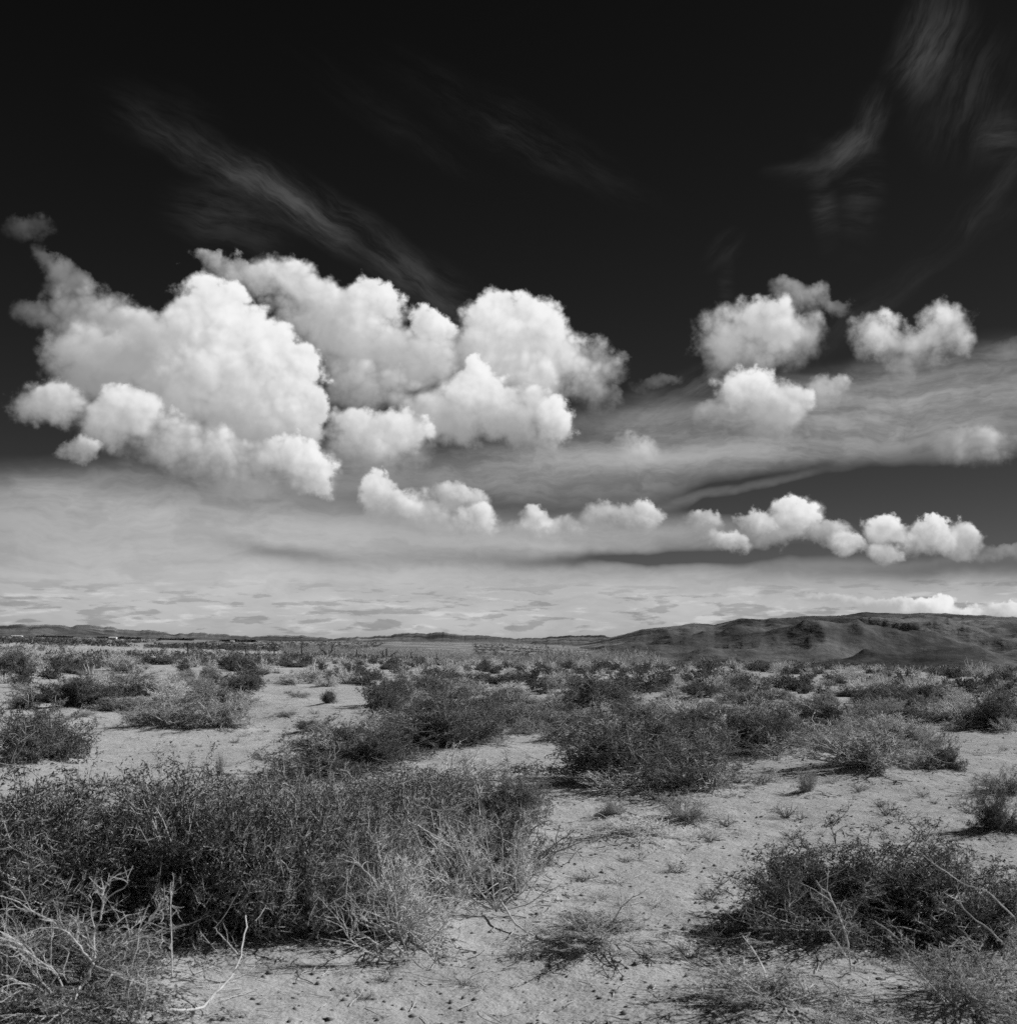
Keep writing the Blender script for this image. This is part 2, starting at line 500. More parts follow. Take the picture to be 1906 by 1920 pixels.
# ----------------------------------------------------------------------------
# terrain
# ----------------------------------------------------------------------------
# drop of the ground below eye level, in thousandths of the distance: rows are distances (m), columns bearings (degrees)
T_BEAR = [-40, -22.5, -11.2, 1.2, 6.5, 12.2, 22.5, 40]
T_DIST = [40, 60, 80, 110, 150, 200, 260, 330, 420, 600, 900, 1500, 2500, 5000, 12000]
T_DROP = [
    [40.0, 39.1, 40.0, 41.0, 41.0, 42.0, 44.0, 44.0],
    [26.7, 25.5, 27.5, 29.0, 29.5, 30.0, 33.0, 33.0],
    [20.0, 18.3, 21.0, 23.5, 24.0, 24.5, 28.5, 29.0],
    [14.5, 13.5, 17.0, 21.0, 21.3, 22.0, 26.5, 28.0],
    [10.0, 10.0, 14.6, 20.0, 20.3, 20.8, 26.0, 28.0],
    [8.0, 7.6, 12.8, 19.6, 20.3, 21.8, 28.0, 30.0],
    [6.0, 5.8, 11.6, 20.0, 21.5, 25.0, 32.0, 34.0],
    [4.5, 4.0, 10.2, 20.6, 23.5, 29.0, 36.0, 38.0],
    [3.0, 2.6, 8.6, 19.0, 25.0, 31.0, 38.0, 40.0],
    [1.5, 0.9, 6.8, 14.0, 24.0, 30.0, 36.0, 38.0],
    [0.0, -0.8, 4.8, 9.5, 19.0, 26.0, 31.0, 33.0],
    [-1.2, -2.0, 2.6, 5.6, 12.5, 19.0, 22.0, 24.0],
    [-2.0, -3.0, 1.2, 3.6, 8.0, 12.0, 14.0, 16.0],
    [-2.0, -3.0, 0.8, 2.4, 4.0, 6.0, 8.0, 9.0],
    [0.0, 0.0, 1.0, 1.2, 1.6, 2.0, 2.5, 3.0],
]


def _terrain_grid():
    la = np.linspace(math.log(1.0), math.log(80000.0), 260)
    ba = np.linspace(-40, 40, 81)
    td = np.log(np.array(T_DIST)); tb = np.array(T_BEAR); tv = np.array(T_DROP) / 1000.0
    cols = np.stack([np.interp(la, td, tv[:, j]) for j in range(len(tb))], 1)
    g = np.stack([np.interp(ba, tb, cols[i]) for i in range(len(la))], 0)
    near = EYE / np.exp(la)[:, None]                           # level sand around the camera
    w = np.clip((la - math.log(20.0)) / (math.log(48.0) - math.log(20.0)), 0, 1)[:, None]
    w = w * w * (3 - 2 * w)
    z = EYE - (near * (1 - w) + g * w) * np.exp(la)[:, None]   # ground height
    far = np.clip((la - math.log(15000)) / 1.2, 0, 1)[:, None]
    z = z * (1 - far)
    k = np.exp(-0.5 * (np.arange(-6, 7) / 2.4) ** 2); k /= k.sum()
    pad = np.pad(z, ((6, 6), (0, 0)), 'edge')
    z = sum(k[i] * pad[i:i + z.shape[0]] for i in range(13))
    pad = np.pad(z, ((0, 0), (6, 6)), 'edge')
    z = sum(k[i] * pad[:, i:i + z.shape[1]] for i in range(13))
    return la, ba, z


_LA, _BA, _TZ = _terrain_grid()


def ground_z(x, y):
    """smooth height of the plain at x, y (arrays or numbers)"""
    x = np.asarray(x, float); y = np.asarray(y, float)
    d = np.maximum(np.hypot(x, y), 1.001)
    b = np.degrees(np.arctan2(x, y))
    b = np.clip(np.where(np.abs(b) > 90, np.sign(b) * (180 - np.abs(b)), b), -39.99, 39.99)
    fi = (np.log(d) - _LA[0]) / (_LA[1] - _LA[0]); fj = (b - _BA[0]) / (_BA[1] - _BA[0])
    i = np.clip(fi.astype(int), 0, len(_LA) - 2); j = np.clip(fj.astype(int), 0, len(_BA) - 2)
    u = np.clip(fi - i, 0, 1); v = fj - j
    return (_TZ[i, j] * (1 - u) * (1 - v) + _TZ[i + 1, j] * u * (1 - v) + _TZ[i, j + 1] * (1 - u) * v + _TZ[i + 1, j + 1] * u * v)


# ----------------------------------------------------------------------------
# helpers: noise, meshes, materials, naming
# ----------------------------------------------------------------------------
def _hash(ix, iy, seed):
    h = (ix.astype(np.int64) * 374761393 + iy.astype(np.int64) * 668265263 + seed * 1442695041) & 0xFFFFFFFF
    h = ((h ^ (h >> 13)) * 1274126177) & 0xFFFFFFFF
    return ((h ^ (h >> 16)) & 0xFFFFFF) / float(0xFFFFFF)


def vnoise(x, y, seed=0):
    ix, iy = np.floor(x), np.floor(y)
    fx, fy = x - ix, y - iy
    ux, uy = fx * fx * fx * (fx * (fx * 6 - 15) + 10), fy * fy * fy * (fy * (fy * 6 - 15) + 10)
    a, b = _hash(ix, iy, seed), _hash(ix + 1, iy, seed)
    c, d = _hash(ix, iy + 1, seed), _hash(ix + 1, iy + 1, seed)
    return (a + (b - a) * ux) * (1 - uy) + (c + (d - c) * ux) * uy


def fbm(x, y, octaves=5, rough=0.5, seed=0):
    s, a, n = 0.0, 1.0, 0.0
    for o in range(octaves):
        s = s + a * vnoise(x, y, seed + o * 17); n += a
        x, y, a = x * 2.03 + 11.3, y * 2.03 - 7.1, a * rough
    return s / n


def ridged(x, y, octaves=5, rough=0.5, seed=0):
    s, a, n = 0.0, 1.0, 0.0
    for o in range(octaves):
        v = 1 - np.abs(2 * vnoise(x, y, seed + o * 31) - 1)
        s = s + a * v * v; n += a
        x, y, a = x * 2.07 + 3.7, y * 2.07 + 9.2, a * rough
    return s / n


def mesh_from(name, verts, faces, mats, mat_index=None, smooth=False):
    """verts (n,3); faces: array (m,3) or (m,4)"""
    verts = np.ascontiguousarray(verts, dtype=np.float32); faces = np.ascontiguousarray(faces, dtype=np.int32)
    me = bpy.data.meshes.new(name)
    k = faces.shape[1]
    me.vertices.add(len(verts)); me.vertices.foreach_set('co', verts.ravel())
    me.loops.add(faces.size); me.loops.foreach_set('vertex_index', faces.ravel())
    me.polygons.add(len(faces)); me.polygons.foreach_set('loop_start', np.arange(0, faces.size, k, dtype=np.int32))
    for m in mats: me.materials.append(m)
    if mat_index is not None: me.polygons.foreach_set('material_index', np.ascontiguousarray(mat_index, dtype=np.int32))
    if smooth: me.polygons.foreach_set('use_smooth', np.ones(len(faces), dtype=bool))
    me.update(calc_edges=True)
    return me


def add(name, me, parent=None, loc=(0, 0, 0), rot=(0, 0, 0), scale=(1, 1, 1)):
    o = bpy.data.objects.new(name, me)
    col.objects.link(o)
    o.location, o.rotation_euler, o.scale = loc, rot, scale
    if parent is not None: o.parent = parent
    return o


def tag(o, label=None, category=None, group=None, kind=None):
    for k, v in (("label", label), ("category", category), ("group", group), ("kind", kind)):
        if v: o[k] = v
    return o


def grid_faces(nu, nv, closed=False):
    i = np.arange(nu - 1)[:, None]; j = np.arange(nv if closed else nv - 1)[None, :]
    a = i * nv + j; b = i * nv + (j + 1) % nv
    return np.stack([a, a + nv, b + nv, b], -1).reshape(-1, 4)


def plain_material(name, build, rough=0.95, translucent=0.0):
    """build(g) returns (value socket or float, height socket or None, bump distance)"""
    m = bpy.data.materials.new(name)
    m.use_nodes = True
    t = m.node_tree
    t.nodes.clear()
    g = Graph(t)
    val, height, dist = build(g)
    colr = g.xyz(val, val, val)
    df = g.node('ShaderNodeBsdfDiffuse'); df.inputs['Roughness'].default_value = 0.3
    g.put(df.inputs['Color'], colr)
    surf = df.outputs[0]
    if height is not None:
        bp = g.node('ShaderNodeBump'); bp.inputs['Strength'].default_value = 1.0
        bp.inputs['Distance'].default_value = dist
        g.put(bp.inputs['Height'], height)
        t.links.new(bp.outputs[0], df.inputs['Normal'])
    if translucent:
        tr = g.node('ShaderNodeBsdfTranslucent'); g.put(tr.inputs['Color'], colr)
        mx = g.node('ShaderNodeMixShader'); mx.inputs[0].default_value = translucent
        t.links.new(surf, mx.inputs[1]); t.links.new(tr.outputs[0], mx.inputs[2])
        surf = mx.outputs[0]
    out = g.node('ShaderNodeOutputMaterial')
    t.links.new(surf, out.inputs[0])
    return m


def sand_build(g):
    p = g.node('ShaderNodeNewGeometry').outputs['Position']
    big = g.noise(p, 0.13, 4.0, 0.6)
    mid = g.noise(p, 1.9, 6.0, 0.66)
    grain = g.noise(p, 70.0, 3.0, 0.75)
    clod = g.voronoi(p, 30.0, 1.0, 0.6)
    v = g.m('MULTIPLY_ADD', big, 0.30, 0.268)
    v = g.m('MULTIPLY', v, g.rng(mid, 0.28, 0.72, 0.80, 1.15))
    v = g.m('MULTIPLY', v, g.rng(grain, 0.25, 0.75, 0.84, 1.14))
    # dark grit and bits of plant litter lying in the sand
    speck = g.rng(clod, 0.10, 0.20, 1.0, 0.0)
    speck = g.m('MULTIPLY', speck, g.rng(g.noise(p, 2.3, 4.0, 0.65), 0.48, 0.64, 0.0, 0.5))
    v = g.m('MULTIPLY', v, g.m('SUBTRACT', 1.0, speck))
    # far off the plain is covered with scrub too small to see singly
    far = g.rng(g.v('LENGTH', p), 350.0, 1100.0, 0.0, 1.0, 'SMOOTHSTEP')
    cov = g.rng(g.noise(g.v('MULTIPLY', p, (0.012, 0.004, 0.0)), 1.0, 7.0, 0.68), 0.40, 0.60, 0.30, 0.95)
    v = g.mix(far, v, g.m('MULTIPLY', v, cov))
    h = g.m('ADD', g.m('MULTIPLY', g.noise(p, 4.5, 5.0, 0.58), 0.055), g.m('MULTIPLY', grain, 0.003))
    h = g.m('SUBTRACT', h, g.m('MULTIPLY', clod, 0.004))
    return v, h, 0.9


def hill_build(dark, pale, scale, cut):
    def build(g):
        p = g.node('ShaderNodeNewGeometry').outputs['Position']
        wash = g.node('ShaderNodeAttribute'); wash.attribute_name = 'hollow'
        q = g.v('MULTIPLY', p, (scale, scale, scale * 2.5))
        a = g.noise(q, 1.0, 6.0, 0.6, dist=0.8)
        b = g.noise(q, 7.0, 6.0, 0.7)
        c = g.noise(p, 0.09, 4.0, 0.7)                       # bushes on the slopes
        v = g.m('MULTIPLY_ADD', g.rng(a, 0.38, 0.60), dark * 1.15, dark * 0.42)
        v = g.m('MULTIPLY', v, g.rng(b, 0.32, 0.68, 0.80, 1.2))
        v = g.m('MULTIPLY', v, g.rng(c, 0.38, 0.62, 0.78, 1.22))
        # sandy washes lie in the hollows, bare pale soil on some shoulders
        w = g.m('ADD', g.m('MULTIPLY', wash.outputs['Fac'], 1.7), g.m('MULTIPLY', g.m('SUBTRACT', b, 0.5), 1.1))
        w = g.m('MULTIPLY', g.rng(w, cut, cut + 0.5), g.rng(a, 0.38, 0.58, 0.05, 1.0))
        v = g.mix(w, v, pale)
        return v, g.noise(q, 9.0, 5.0, 0.58), 6.0
    return build


def tone_build(value, spread=0.3, fine=0.35, scale=40.0):
    def build(g):
        r = g.node('ShaderNodeObjectInfo').outputs['Random']
        p = g.node('ShaderNodeTexCoord').outputs['Object']
        n = g.noise(p, scale, 2.0, 0.6)
        v = g.m('MULTIPLY', g.rng(r, 0.0, 1.0, value * (1 - spread), value * (1 + spread)), g.rng(n, 0.3, 0.7, 1 - fine, 1 + fine))
        return v, None, 0
    return build


def leaf_build(value):
    """leaves differ plant by plant, clump by clump and leaf by leaf"""
    def build(g):
        r = g.node('ShaderNodeObjectInfo').outputs['Random']
        p = g.node('ShaderNodeTexCoord').outputs['Object']
        v = g.m('MULTIPLY', g.rng(r, 0.0, 1.0, value * 0.75, value * 1.25), g.rng(g.noise(p, 7.0, 2.0, 0.6), 0.3, 0.7, 0.55, 1.45))
        v = g.m('MULTIPLY', v, g.rng(g.noise(p, 110.0, 1.0, 0.5), 0.32, 0.68, 0.45, 1.75))
        return v, None, 0
    return build


M = {}
M['sand'] = plain_material('pale_sand', sand_build)
M['hill'] = plain_material('dark_hill_scrub', hill_build(0.105, 0.30, 0.0030, 0.40))
M['far_hill'] = plain_material('grey_far_hill', hill_build(0.10, 0.26, 0.0013, 0.40))
M['leaf'] = plain_material('small_dark_leaves', leaf_build(0.115), translucent=0.25)
M['leaf_mid'] = plain_material('small_grey_green_leaves', leaf_build(0.118), translucent=0.25)
M['leaf_grey'] = plain_material('small_grey_leaves', leaf_build(0.21), translucent=0.25)
M['leaf_pale'] = plain_material('small_pale_leaves', leaf_build(0.30), translucent=0.25)
M['bark'] = plain_material('weathered_twig_bark', tone_build(0.42, 0.2, 0.4, 14.0))
M['bark_mid'] = plain_material('grey_twig_bark', tone_build(0.27, 0.2, 0.5, 14.0))
M['bark_dark'] = plain_material('dark_stem_bark', tone_build(0.13, 0.2, 0.4, 14.0))
M['dry'] = plain_material('bleached_dry_twig', tone_build(0.62, 0.15, 0.3, 14.0), translucent=0.1)
M['dead'] = plain_material('bleached_dead_wood', tone_build(0.55, 0.1, 0.25, 30.0))
M['litter'] = plain_material('dark_plant_litter', tone_build(0.09, 0.3, 0.5, 3.0))
M['pebble'] = plain_material('small_grey_stones', tone_build(0.26, 0.3, 0.6, 2.0))
M['post'] = plain_material('weathered_fence_wood', tone_build(0.06, 0.3, 0.4, 6.0))
M['wire'] = plain_material('rusted_wire', tone_build(0.10, 0.1, 0.2, 6.0))
M['white'] = plain_material('white_painted_boards', tone_build(0.75, 0.05, 0.1, 2.0))
M['roof'] = plain_material('pale_sheet_roof', tone_build(0.6, 0.05, 0.1, 2.0))
M['scrub'] = plain_material('far_scrub_foliage', lambda g: (g.rng(g.noise(g.node('ShaderNodeNewGeometry').outputs['Position'], 0.55, 2.0, 0.6), 0.3, 0.7, 0.05, 0.17), None, 0), translucent=0.2)
M['scrub_pale'] = plain_material('far_dry_scrub', tone_build(0.46, 0.2, 0.3, 0.5), translucent=0.2)
M['thicket'] = plain_material('grey_leafless_thicket', tone_build(0.36, 0.2, 0.35, 0.3), translucent=0.3)
M['windbreak'] = plain_material('dark_far_trees', tone_build(0.05, 0.2, 0.4, 0.2))

# shrubs that stand in the open: x, y, width, height (metres), kind, label
SHRUBS = [
    (-2.57, 6.84, 1.28, 0.79, 'L', 'dark twiggy shrub at the left edge, largest of the foreground thicket'),
    (-1.8, 6.85, 1.31, 0.81, 'L', 'big dark shrub in the middle of the foreground thicket, behind the pale dead branches'),
    (-1.18, 6.87, 1.04, 0.75, 'L', 'dark rounded shrub at the sand-side end of the foreground thicket'),
    (-3.29, 8.98, 0.94, 0.53, 'L', 'dark shrub forming the back crest of the foreground thicket at the left edge'),
    (-2.61, 9.0, 0.98, 0.55, 'L', 'dark shrub forming the back crest of the foreground thicket below the fir-like sprig'),
    (-2.03, 9.17, 0.92, 0.51, 'L', 'dark shrub forming the back crest of the foreground thicket, third from the left'),
    (-1.49, 9.19, 0.96, 0.51, 'L', 'dark shrub forming the back crest of the foreground thicket near the clearing'),
    (-1.71, 7.89, 1.13, 0.66, 'L', 'dense dark shrub buried in the middle of the foreground thicket'),
    (-1.1, 8.28, 0.94, 0.62, 'L', 'dense dark shrub at the inner right of the foreground thicket'),
    (-0.68, 8.76, 0.84, 0.63, 'L', 'dark shrub filling the gap beside the fan-shaped bush'),
    (-0.69, 10.67, 1.16, 0.42, 'L', 'dark shrub behind the fan-shaped bush, toward the clearing'),
    (-2.0, 5.51, 1.03, 0.31, 'L', 'dark low shrub under the pale dead branches in the bottom left corner'),
    (-0.82, 7.41, 0.74, 0.7, 'C', 'grey wiry shrub between the foreground thicket and the fan-shaped bush'),
    (-0.18, 8.12, 1.02, 0.71, 'C', 'fan-shaped bush of bare upright stems with a dark leafy top'),
    (-0.1, 10.3, 0.9, 0.46, 'L', 'dark leafy clump crowning the fan-shaped bush beside the sand'),
    (0.04, 7.73, 0.5, 0.37, 'B', 'pale dry stems fanned out over the sand at the right foot of the fan-shaped bush'),
    (-0.33, 7.63, 0.5, 0.43, 'B', 'pale wiry stems in the heart of the fan-shaped bush'),
    (-0.62, 8.43, 0.44, 0.28, 'B', 'pale dry stems high in the gap beside the fan-shaped bush'),
    (-0.87, 7.78, 0.44, 0.38, 'B', 'pale drooping twigs at the inner edge of the foreground thicket'),
    (-0.58, 6.6, 0.6, 0.48, 'B', 'tangle of pale dry twigs hanging at the foot of the foreground thicket'),
    (-0.88, 6.64, 0.43, 0.37, 'L', 'small blackish shrub at the foot of the foreground thicket beside the pale tangle'),
    (-0.7, 7.02, 0.21, 0.15, 'L', 'little dark rounded bush on sand under the fan-shaped bush'),
    (1.55, 6.9, 0.69, 0.4, 'D', 'very dark lower flank of the mound-shaped shrub, on its shaded side'),
    (1.97, 6.92, 1.26, 0.5, 'D', 'very dark broad mound-shaped shrub alone on the sand at right'),
    (2.4, 6.73, 0.97, 0.43, 'D', 'very dark lobe joining the mound-shaped shrub to the right edge'),
    (2.48, 6.51, 0.76, 0.47, 'C', 'grey wiry shrub with long pale stems at right edge, against the dark mound'),
    (1.17, 5.3, 1.06, 0.19, 'G', 'pale grey out-of-focus low bush along the bottom edge, nearer the middle'),
    (1.86, 5.27, 1.05, 0.28, 'G', 'pale grey out-of-focus bush in the bottom right corner'),
    (0.46, 6.54, 0.85, 0.12, 'C', 'low sprawling dark shrub flat on the sand with pale sticks in it'),
    (4.05, 10.38, 0.41, 0.34, 'D', 'dark round shrub cut by the right edge above the grey wiry shrub'),
    (5.12, 12.94, 0.62, 0.35, 'G', 'thin grey see-through shrub cut by the right edge'),
    (-1.84, 14.47, 1.64, 0.57, 'D', 'dark shrub behind the foreground thicket, front one of the central pair'),
    (-0.95, 18.08, 1.81, 0.74, 'D', 'dark dome-shaped shrub, rear one of the central pair'),
    (-0.54, 12.98, 1.07, 0.41, 'B', 'pale dry brush behind the fan-shaped bush'),
    (1.43, 13.55, 2.3, 0.81, 'D', 'largest dark shrub of the middle ground, with pale twigs at its foot'),
    (1.17, 12.98, 1.07, 0.22, 'B', 'pale arching twigs at the foot of the largest middle-ground shrub'),
    (2.09, 12.81, 0.61, 0.43, 'B', 'pale wiry brush at the sunny end of the largest middle-ground shrub'),
    (1.51, 11.04, 0.62, 0.26, 'G', 'small thin grey bush on the sand in front of the largest middle-ground shrub'),
    (1.02, 9.93, 0.82, 0.12, 'B', 'flat heap of pale dead twigs on the sand below the small thin grey bush'),
    (-3.29, 14.32, 0.15, 0.32, 'G', 'little upright fir-like sprig in the sand clearing at left'),
    (0.95, 11.28, 0.44, 0.19, 'G', 'small sparse grey bush below the left foot of the largest middle-ground shrub'),
    (3.07, 12.7, 0.33, 0.3, 'G', 'little upright see-through sprig-like bush on open sand'),
    (3.36, 16.97, 1.25, 0.63, 'A', 'dark shrub behind and right of the largest middle-ground shrub'),
    (3.54, 16.62, 0.72, 0.27, 'B', 'pale hooped twigs in front of the dark shrub in the right middle ground'),
    (4.35, 14.82, 1.74, 0.55, 'C', 'wide mid-grey shrub in the right middle ground'),
    (5.17, 14.83, 0.48, 0.37, 'A', 'dark round lobe at the right end of the wide mid-grey shrub'),
    (4.94, 14.76, 0.45, 0.32, 'B', 'bleached bare twigs between the wide mid-grey shrub and its dark neighbour'),
    (5.81, 22.76, 0.94, 0.45, 'A', 'dark domed shrub standing behind the wide mid-grey shrub'),
    (7.3, 23.12, 0.85, 0.23, 'A', 'flat dark shrub behind the wide mid-grey shrub, beside a sand patch'),
    (8.72, 26.0, 0.7, 0.27, 'A', 'dark flat-topped shrub beyond the sand patch on the right'),
    (8.59, 27.01, 0.61, 0.33, 'A', 'dark shrub joined to the flat-topped one on its left'),
    (8.79, 30.1, 0.86, 0.4, 'A', 'dark shrub in the third row on the right, beside a bright sand strip'),
    (6.86, 24.67, 0.64, 0.3, 'B', 'pale brush between the dark domed shrub and the flat ones on the right'),
    (8.08, 21.83, 0.76, 0.47, 'C', 'round grey basket-like bush with a black shadow at its foot'),
    (8.39, 21.42, 1.07, 0.67, 'A', 'tall dark shrub behind the basket-like bush at the right edge'),
    (8.28, 20.78, 0.43, 0.25, 'B', 'small pale hooped bush at the right edge in front of the tall dark shrub'),
    (14.77, 39.95, 0.8, 0.47, 'A', 'small dark shrub leaning left on the far right sand'),
    (17.96, 44.91, 0.9, 0.41, 'A', 'small dark shrub on the far right sand next to the frame edge'),
    (1.91, 26.59, 2.2, 0.69, 'A', 'broad dark shrub in the second row, right of centre'),
    (1.73, 23.38, 0.57, 0.4, 'B', 'dry pale-stemmed bush in front of the broad second-row shrub'),
    (4.7, 30.75, 1.07, 0.4, 'A', 'low dark shrub in the second row, right of the broad one'),
    (5.22, 28.7, 0.77, 0.4, 'C', 'mid-grey shrub adjoining the low dark second-row shrub'),
    (6.48, 30.06, 0.91, 0.34, 'C', 'mid-grey flattish shrub in the second row, above the right-hand dark shrub'),
    (4.19, 25.88, 0.41, 0.23, 'C', 'tiny grey shrub in pale grass right of centre'),
    (3.53, 20.81, 0.6, 0.4, 'A', 'small almost black shrub between two pale wiry brushes right of centre'),
    (3.15, 24.3, 1.16, 0.33, 'B', 'pale grassy brush behind the largest middle-ground shrub'),
    (-1.02, 31.06, 1.05, 0.48, 'C', 'mid-grey shrub in front of the white tumbleweed'),
    (-1.72, 50.41, 0.7, 0.36, 'T', 'white dome-like tumbleweed on top of the scrub near the centre'),
    (-0.24, 42.48, 1.77, 0.42, 'A', 'long flat dark shrub right of the white tumbleweed'),
    (0.83, 32.67, 0.71, 0.49, 'A', 'dark upright shrub at the end of the flat one near the centre'),
    (0.1, 32.12, 1.26, 0.31, 'B', 'pale grass-like brush in front of the long flat dark shrub'),
    (-0.51, 24.65, 0.71, 0.33, 'A', 'dark shrub behind the central pair, at its right shoulder'),
    (0.16, 21.35, 1.39, 0.55, 'C', 'mid-grey wiry shrub right of the central pair'),
    (0.92, 21.65, 1.13, 0.46, 'C', 'mid-grey shrub between the wiry one and the broad second-row shrub'),
    (0.72, 19.31, 0.59, 0.27, 'B', 'bright dry brush on the sand edge near the centre'),
    (1.28, 18.85, 0.78, 0.32, 'B', 'dry hooped brush behind the left foot of the largest middle-ground shrub'),
    (-1.86, 36.63, 0.73, 0.37, 'B', 'pale dry bush beside the white tumbleweed'),
    (-2.51, 26.83, 1.4, 0.72, 'A', 'dark bushy shrub in the second row, left of centre'),
    (-2.17, 31.9, 0.97, 0.5, 'A', 'dark shrub joined to the second-row shrub left of centre'),
    (-2.31, 20.48, 0.71, 0.43, 'B', 'bright bleached dry bush behind the central pair'),
    (-3.28, 20.8, 0.6, 0.21, 'A', 'low dark shrub at the sand edge left of the bleached dry bush'),
    (-2.64, 19.65, 1.03, 0.3, 'C', 'loose grey wiry bush in front of the bleached dry bush'),
    (-1.64, 20.84, 0.63, 0.33, 'B', 'pale brush caught behind the dome-shaped shrub'),
    (-8.78, 69.94, 1.4, 0.59, 'A', 'dark shrub just in front of the fence line'),
    (-7.35, 73.8, 1.16, 0.47, 'A', 'small dark shrub below the forked dead tree at the fence'),
    (-8.09, 46.84, 1.67, 0.58, 'C', 'grey shrub in pale brush in front of the fence'),
    (-7.52, 43.31, 1.05, 0.36, 'B', 'pale low brush at the foot of the grey shrub near the fence'),
    (-6.29, 42.0, 0.84, 0.46, 'B', 'bright dry bush standing on the sand below the fence'),
    (-6.95, 32.94, 1.32, 0.57, 'A', 'dark shrub leaning over the sand clearing left of centre'),
    (-14.58, 66.29, 2.65, 1.11, 'A', 'dark shrub on the left skyline below the first fence posts'),
    (-12.34, 62.08, 1.4, 0.89, 'B', 'windswept pale brush at the right side of the skyline shrub'),
    (-14.06, 79.87, 2.85, 0.57, 'A', 'low dark strip of shrub under the fence posts'),
    (-4.04, 27.55, 0.43, 0.32, 'A', 'single small dark shrub in the sand left of centre'),
    (-5.06, 21.52, 1.08, 0.71, 'C', 'grey wiry shrub at the right half of the left middle-ground clump'),
    (-5.88, 21.82, 1.42, 0.65, 'C', 'grey wiry shrub with looping stems in the left middle-ground clump'),
    (-12.71, 52.58, 0.82, 0.8, 'C', 'rounded grey bush behind the left middle ground'),
    (-21.85, 55.21, 2.04, 1.35, 'A', 'dark shrub in the far left corner of the scrub'),
    (-20.95, 59.04, 2.52, 1.19, 'A', 'dark domed shrub second from the left edge in the rear row'),
    (-9.17, 26.07, 1.7, 0.64, 'A', 'dark spreading shrub on the left sand flat'),
    (-9.34, 31.42, 1.26, 0.49, 'A', 'black-hollowed shrub right of the spreading one on the left'),
    (-20.36, 64.57, 1.97, 0.98, 'B', 'pale dry bush between the rear-row dark shrubs on the left'),
    (-23.82, 83.52, 3.27, 0.99, 'A', 'dark flat shrub in the rear row left of the skyline shrub'),
    (-14.49, 47.15, 2.15, 0.66, 'C', 'mid-grey shrub in the second rear row on the left'),
    (-13.14, 49.75, 1.3, 0.45, 'C', 'mid-grey low shrub right of the second rear row on the left'),
    (-20.36, 54.23, 0.8, 0.78, 'B', 'pale grass-like bush between the two far left dark shrubs'),
    (-39.34, 100.91, 1.05, 0.86, 'B', 'small pale plume of brush behind the far left dark shrub'),
    (-35.58, 96.61, 1.01, 0.91, 'B', 'small pale plume of brush behind the dark domed shrub'),
    (-6.11, 16.08, 1.4, 0.83, 'A', 'grey-dark shrub at the left edge behind the foreground thicket'),
    (-14.66, 44.59, 0.54, 0.37, 'B', 'small pale bush behind the spreading shrub on the left'),
    (-13.49, 34.52, 1.2, 0.25, 'G', 'thin low grey brush on the pale sand at the far left'),
    (-5.1, 30.17, 0.66, 0.21, 'G', 'thin low grey sprigs on the sand clearing below the fence'),
    (-4.3, 23.68, 0.72, 0.13, 'G', 'thin low grey sprigs in the clearing left of the bleached bush'),
    (-8.09, 23.44, 0.76, 0.13, 'G', 'thin low grey sprigs in front of the spreading shrub on the left'),
    (4.26, 20.4, 0.84, 0.45, 'A', 'dark shrub between the almost black one and the wide mid-grey one'),
    (4.23, 18.07, 0.55, 0.29, 'B', 'pale dry bush left of the wide mid-grey shrub'),
]

rng = np.random.default_rng(7)


# ----------------------------------------------------------------------------
# ground and hills
# ----------------------------------------------------------------------------
def sand_relief(x, y):
    """hummocks and small unevenness of the near sand"""
    d = np.hypot(x, y)
    z = 0.075 * (fbm(x * 0.45, y * 0.45, 3, 0.5, 3) - 0.5) + 0.035 * (fbm(x * 1.9, y * 1.9, 3, 0.55, 9) - 0.5)
    z = z + 0.010 * (fbm(x * 7.5, y * 7.5, 3, 0.6, 21) - 0.5) * np.clip((30 - d) / 15, 0, 1)
    z = z * np.clip((d - 0.5) / 1.5, 0, 1) * np.clip((160 - d) / 80, 0, 1)
    far = np.clip((d - 60) / 200, 0, 1) * np.clip((9000 - d) / 6000, 0, 1)
    return z + far * 0.9 * (fbm(x * 0.012, y * 0.012, 4, 0.5, 40) - 0.5)


MOUNDS = np.array([(s[0], s[1], max(0.25, s[2] * 0.55), min(0.10, 0.05 + 0.03 * s[2])) for s in SHRUBS if s[4] != 'T' and s[1] < 45])


def surface_z(x, y):
    x = np.asarray(x, float); y = np.asarray(y, float)
    z = ground_z(x, y) + sand_relief(x, y)
    m = np.zeros_like(z)
    for (mx, my, mr, mh) in MOUNDS:                    # blown sand heaped under the shrubs
        m = np.maximum(m, mh * np.exp(-((x - mx) ** 2 + (y - my) ** 2) / (mr * mr)))
    return z + m


def build_ground():
    fine = np.linspace(-26, 26, 410)
    az = np.radians(np.concatenate([fine, np.linspace(27, 333, 90)]))
    rr = np.concatenate([np.geomspace(0.25, 3.2, 12), np.geomspace(3.3, 45, 330), np.geomspace(46, 800, 90)[0:], np.geomspace(850, 70000, 60)])
    A, D = np.meshgrid(az, rr)
    x, y = D * np.sin(A), D * np.cos(A)
    z = surface_z(x, y)
    v = np.stack([x, y, z], -1).reshape(-1, 3)
    v = np.vstack([v, [[0, 0, float(surface_z(0.0, 0.3))]]])
    f = grid_faces(len(rr), len(az), True)[:, ::-1]
    n = len(v) - 1
    cap = np.array([[n, (j + 1) % len(az), j, j] for j in range(len(az))])
    me = mesh_from('ground', v, f, [M['sand']], smooth=True)
    o = add('ground', me)
    tag(o, 'pale sandy desert ground under the scrub', None, None, 'structure')


build_ground()


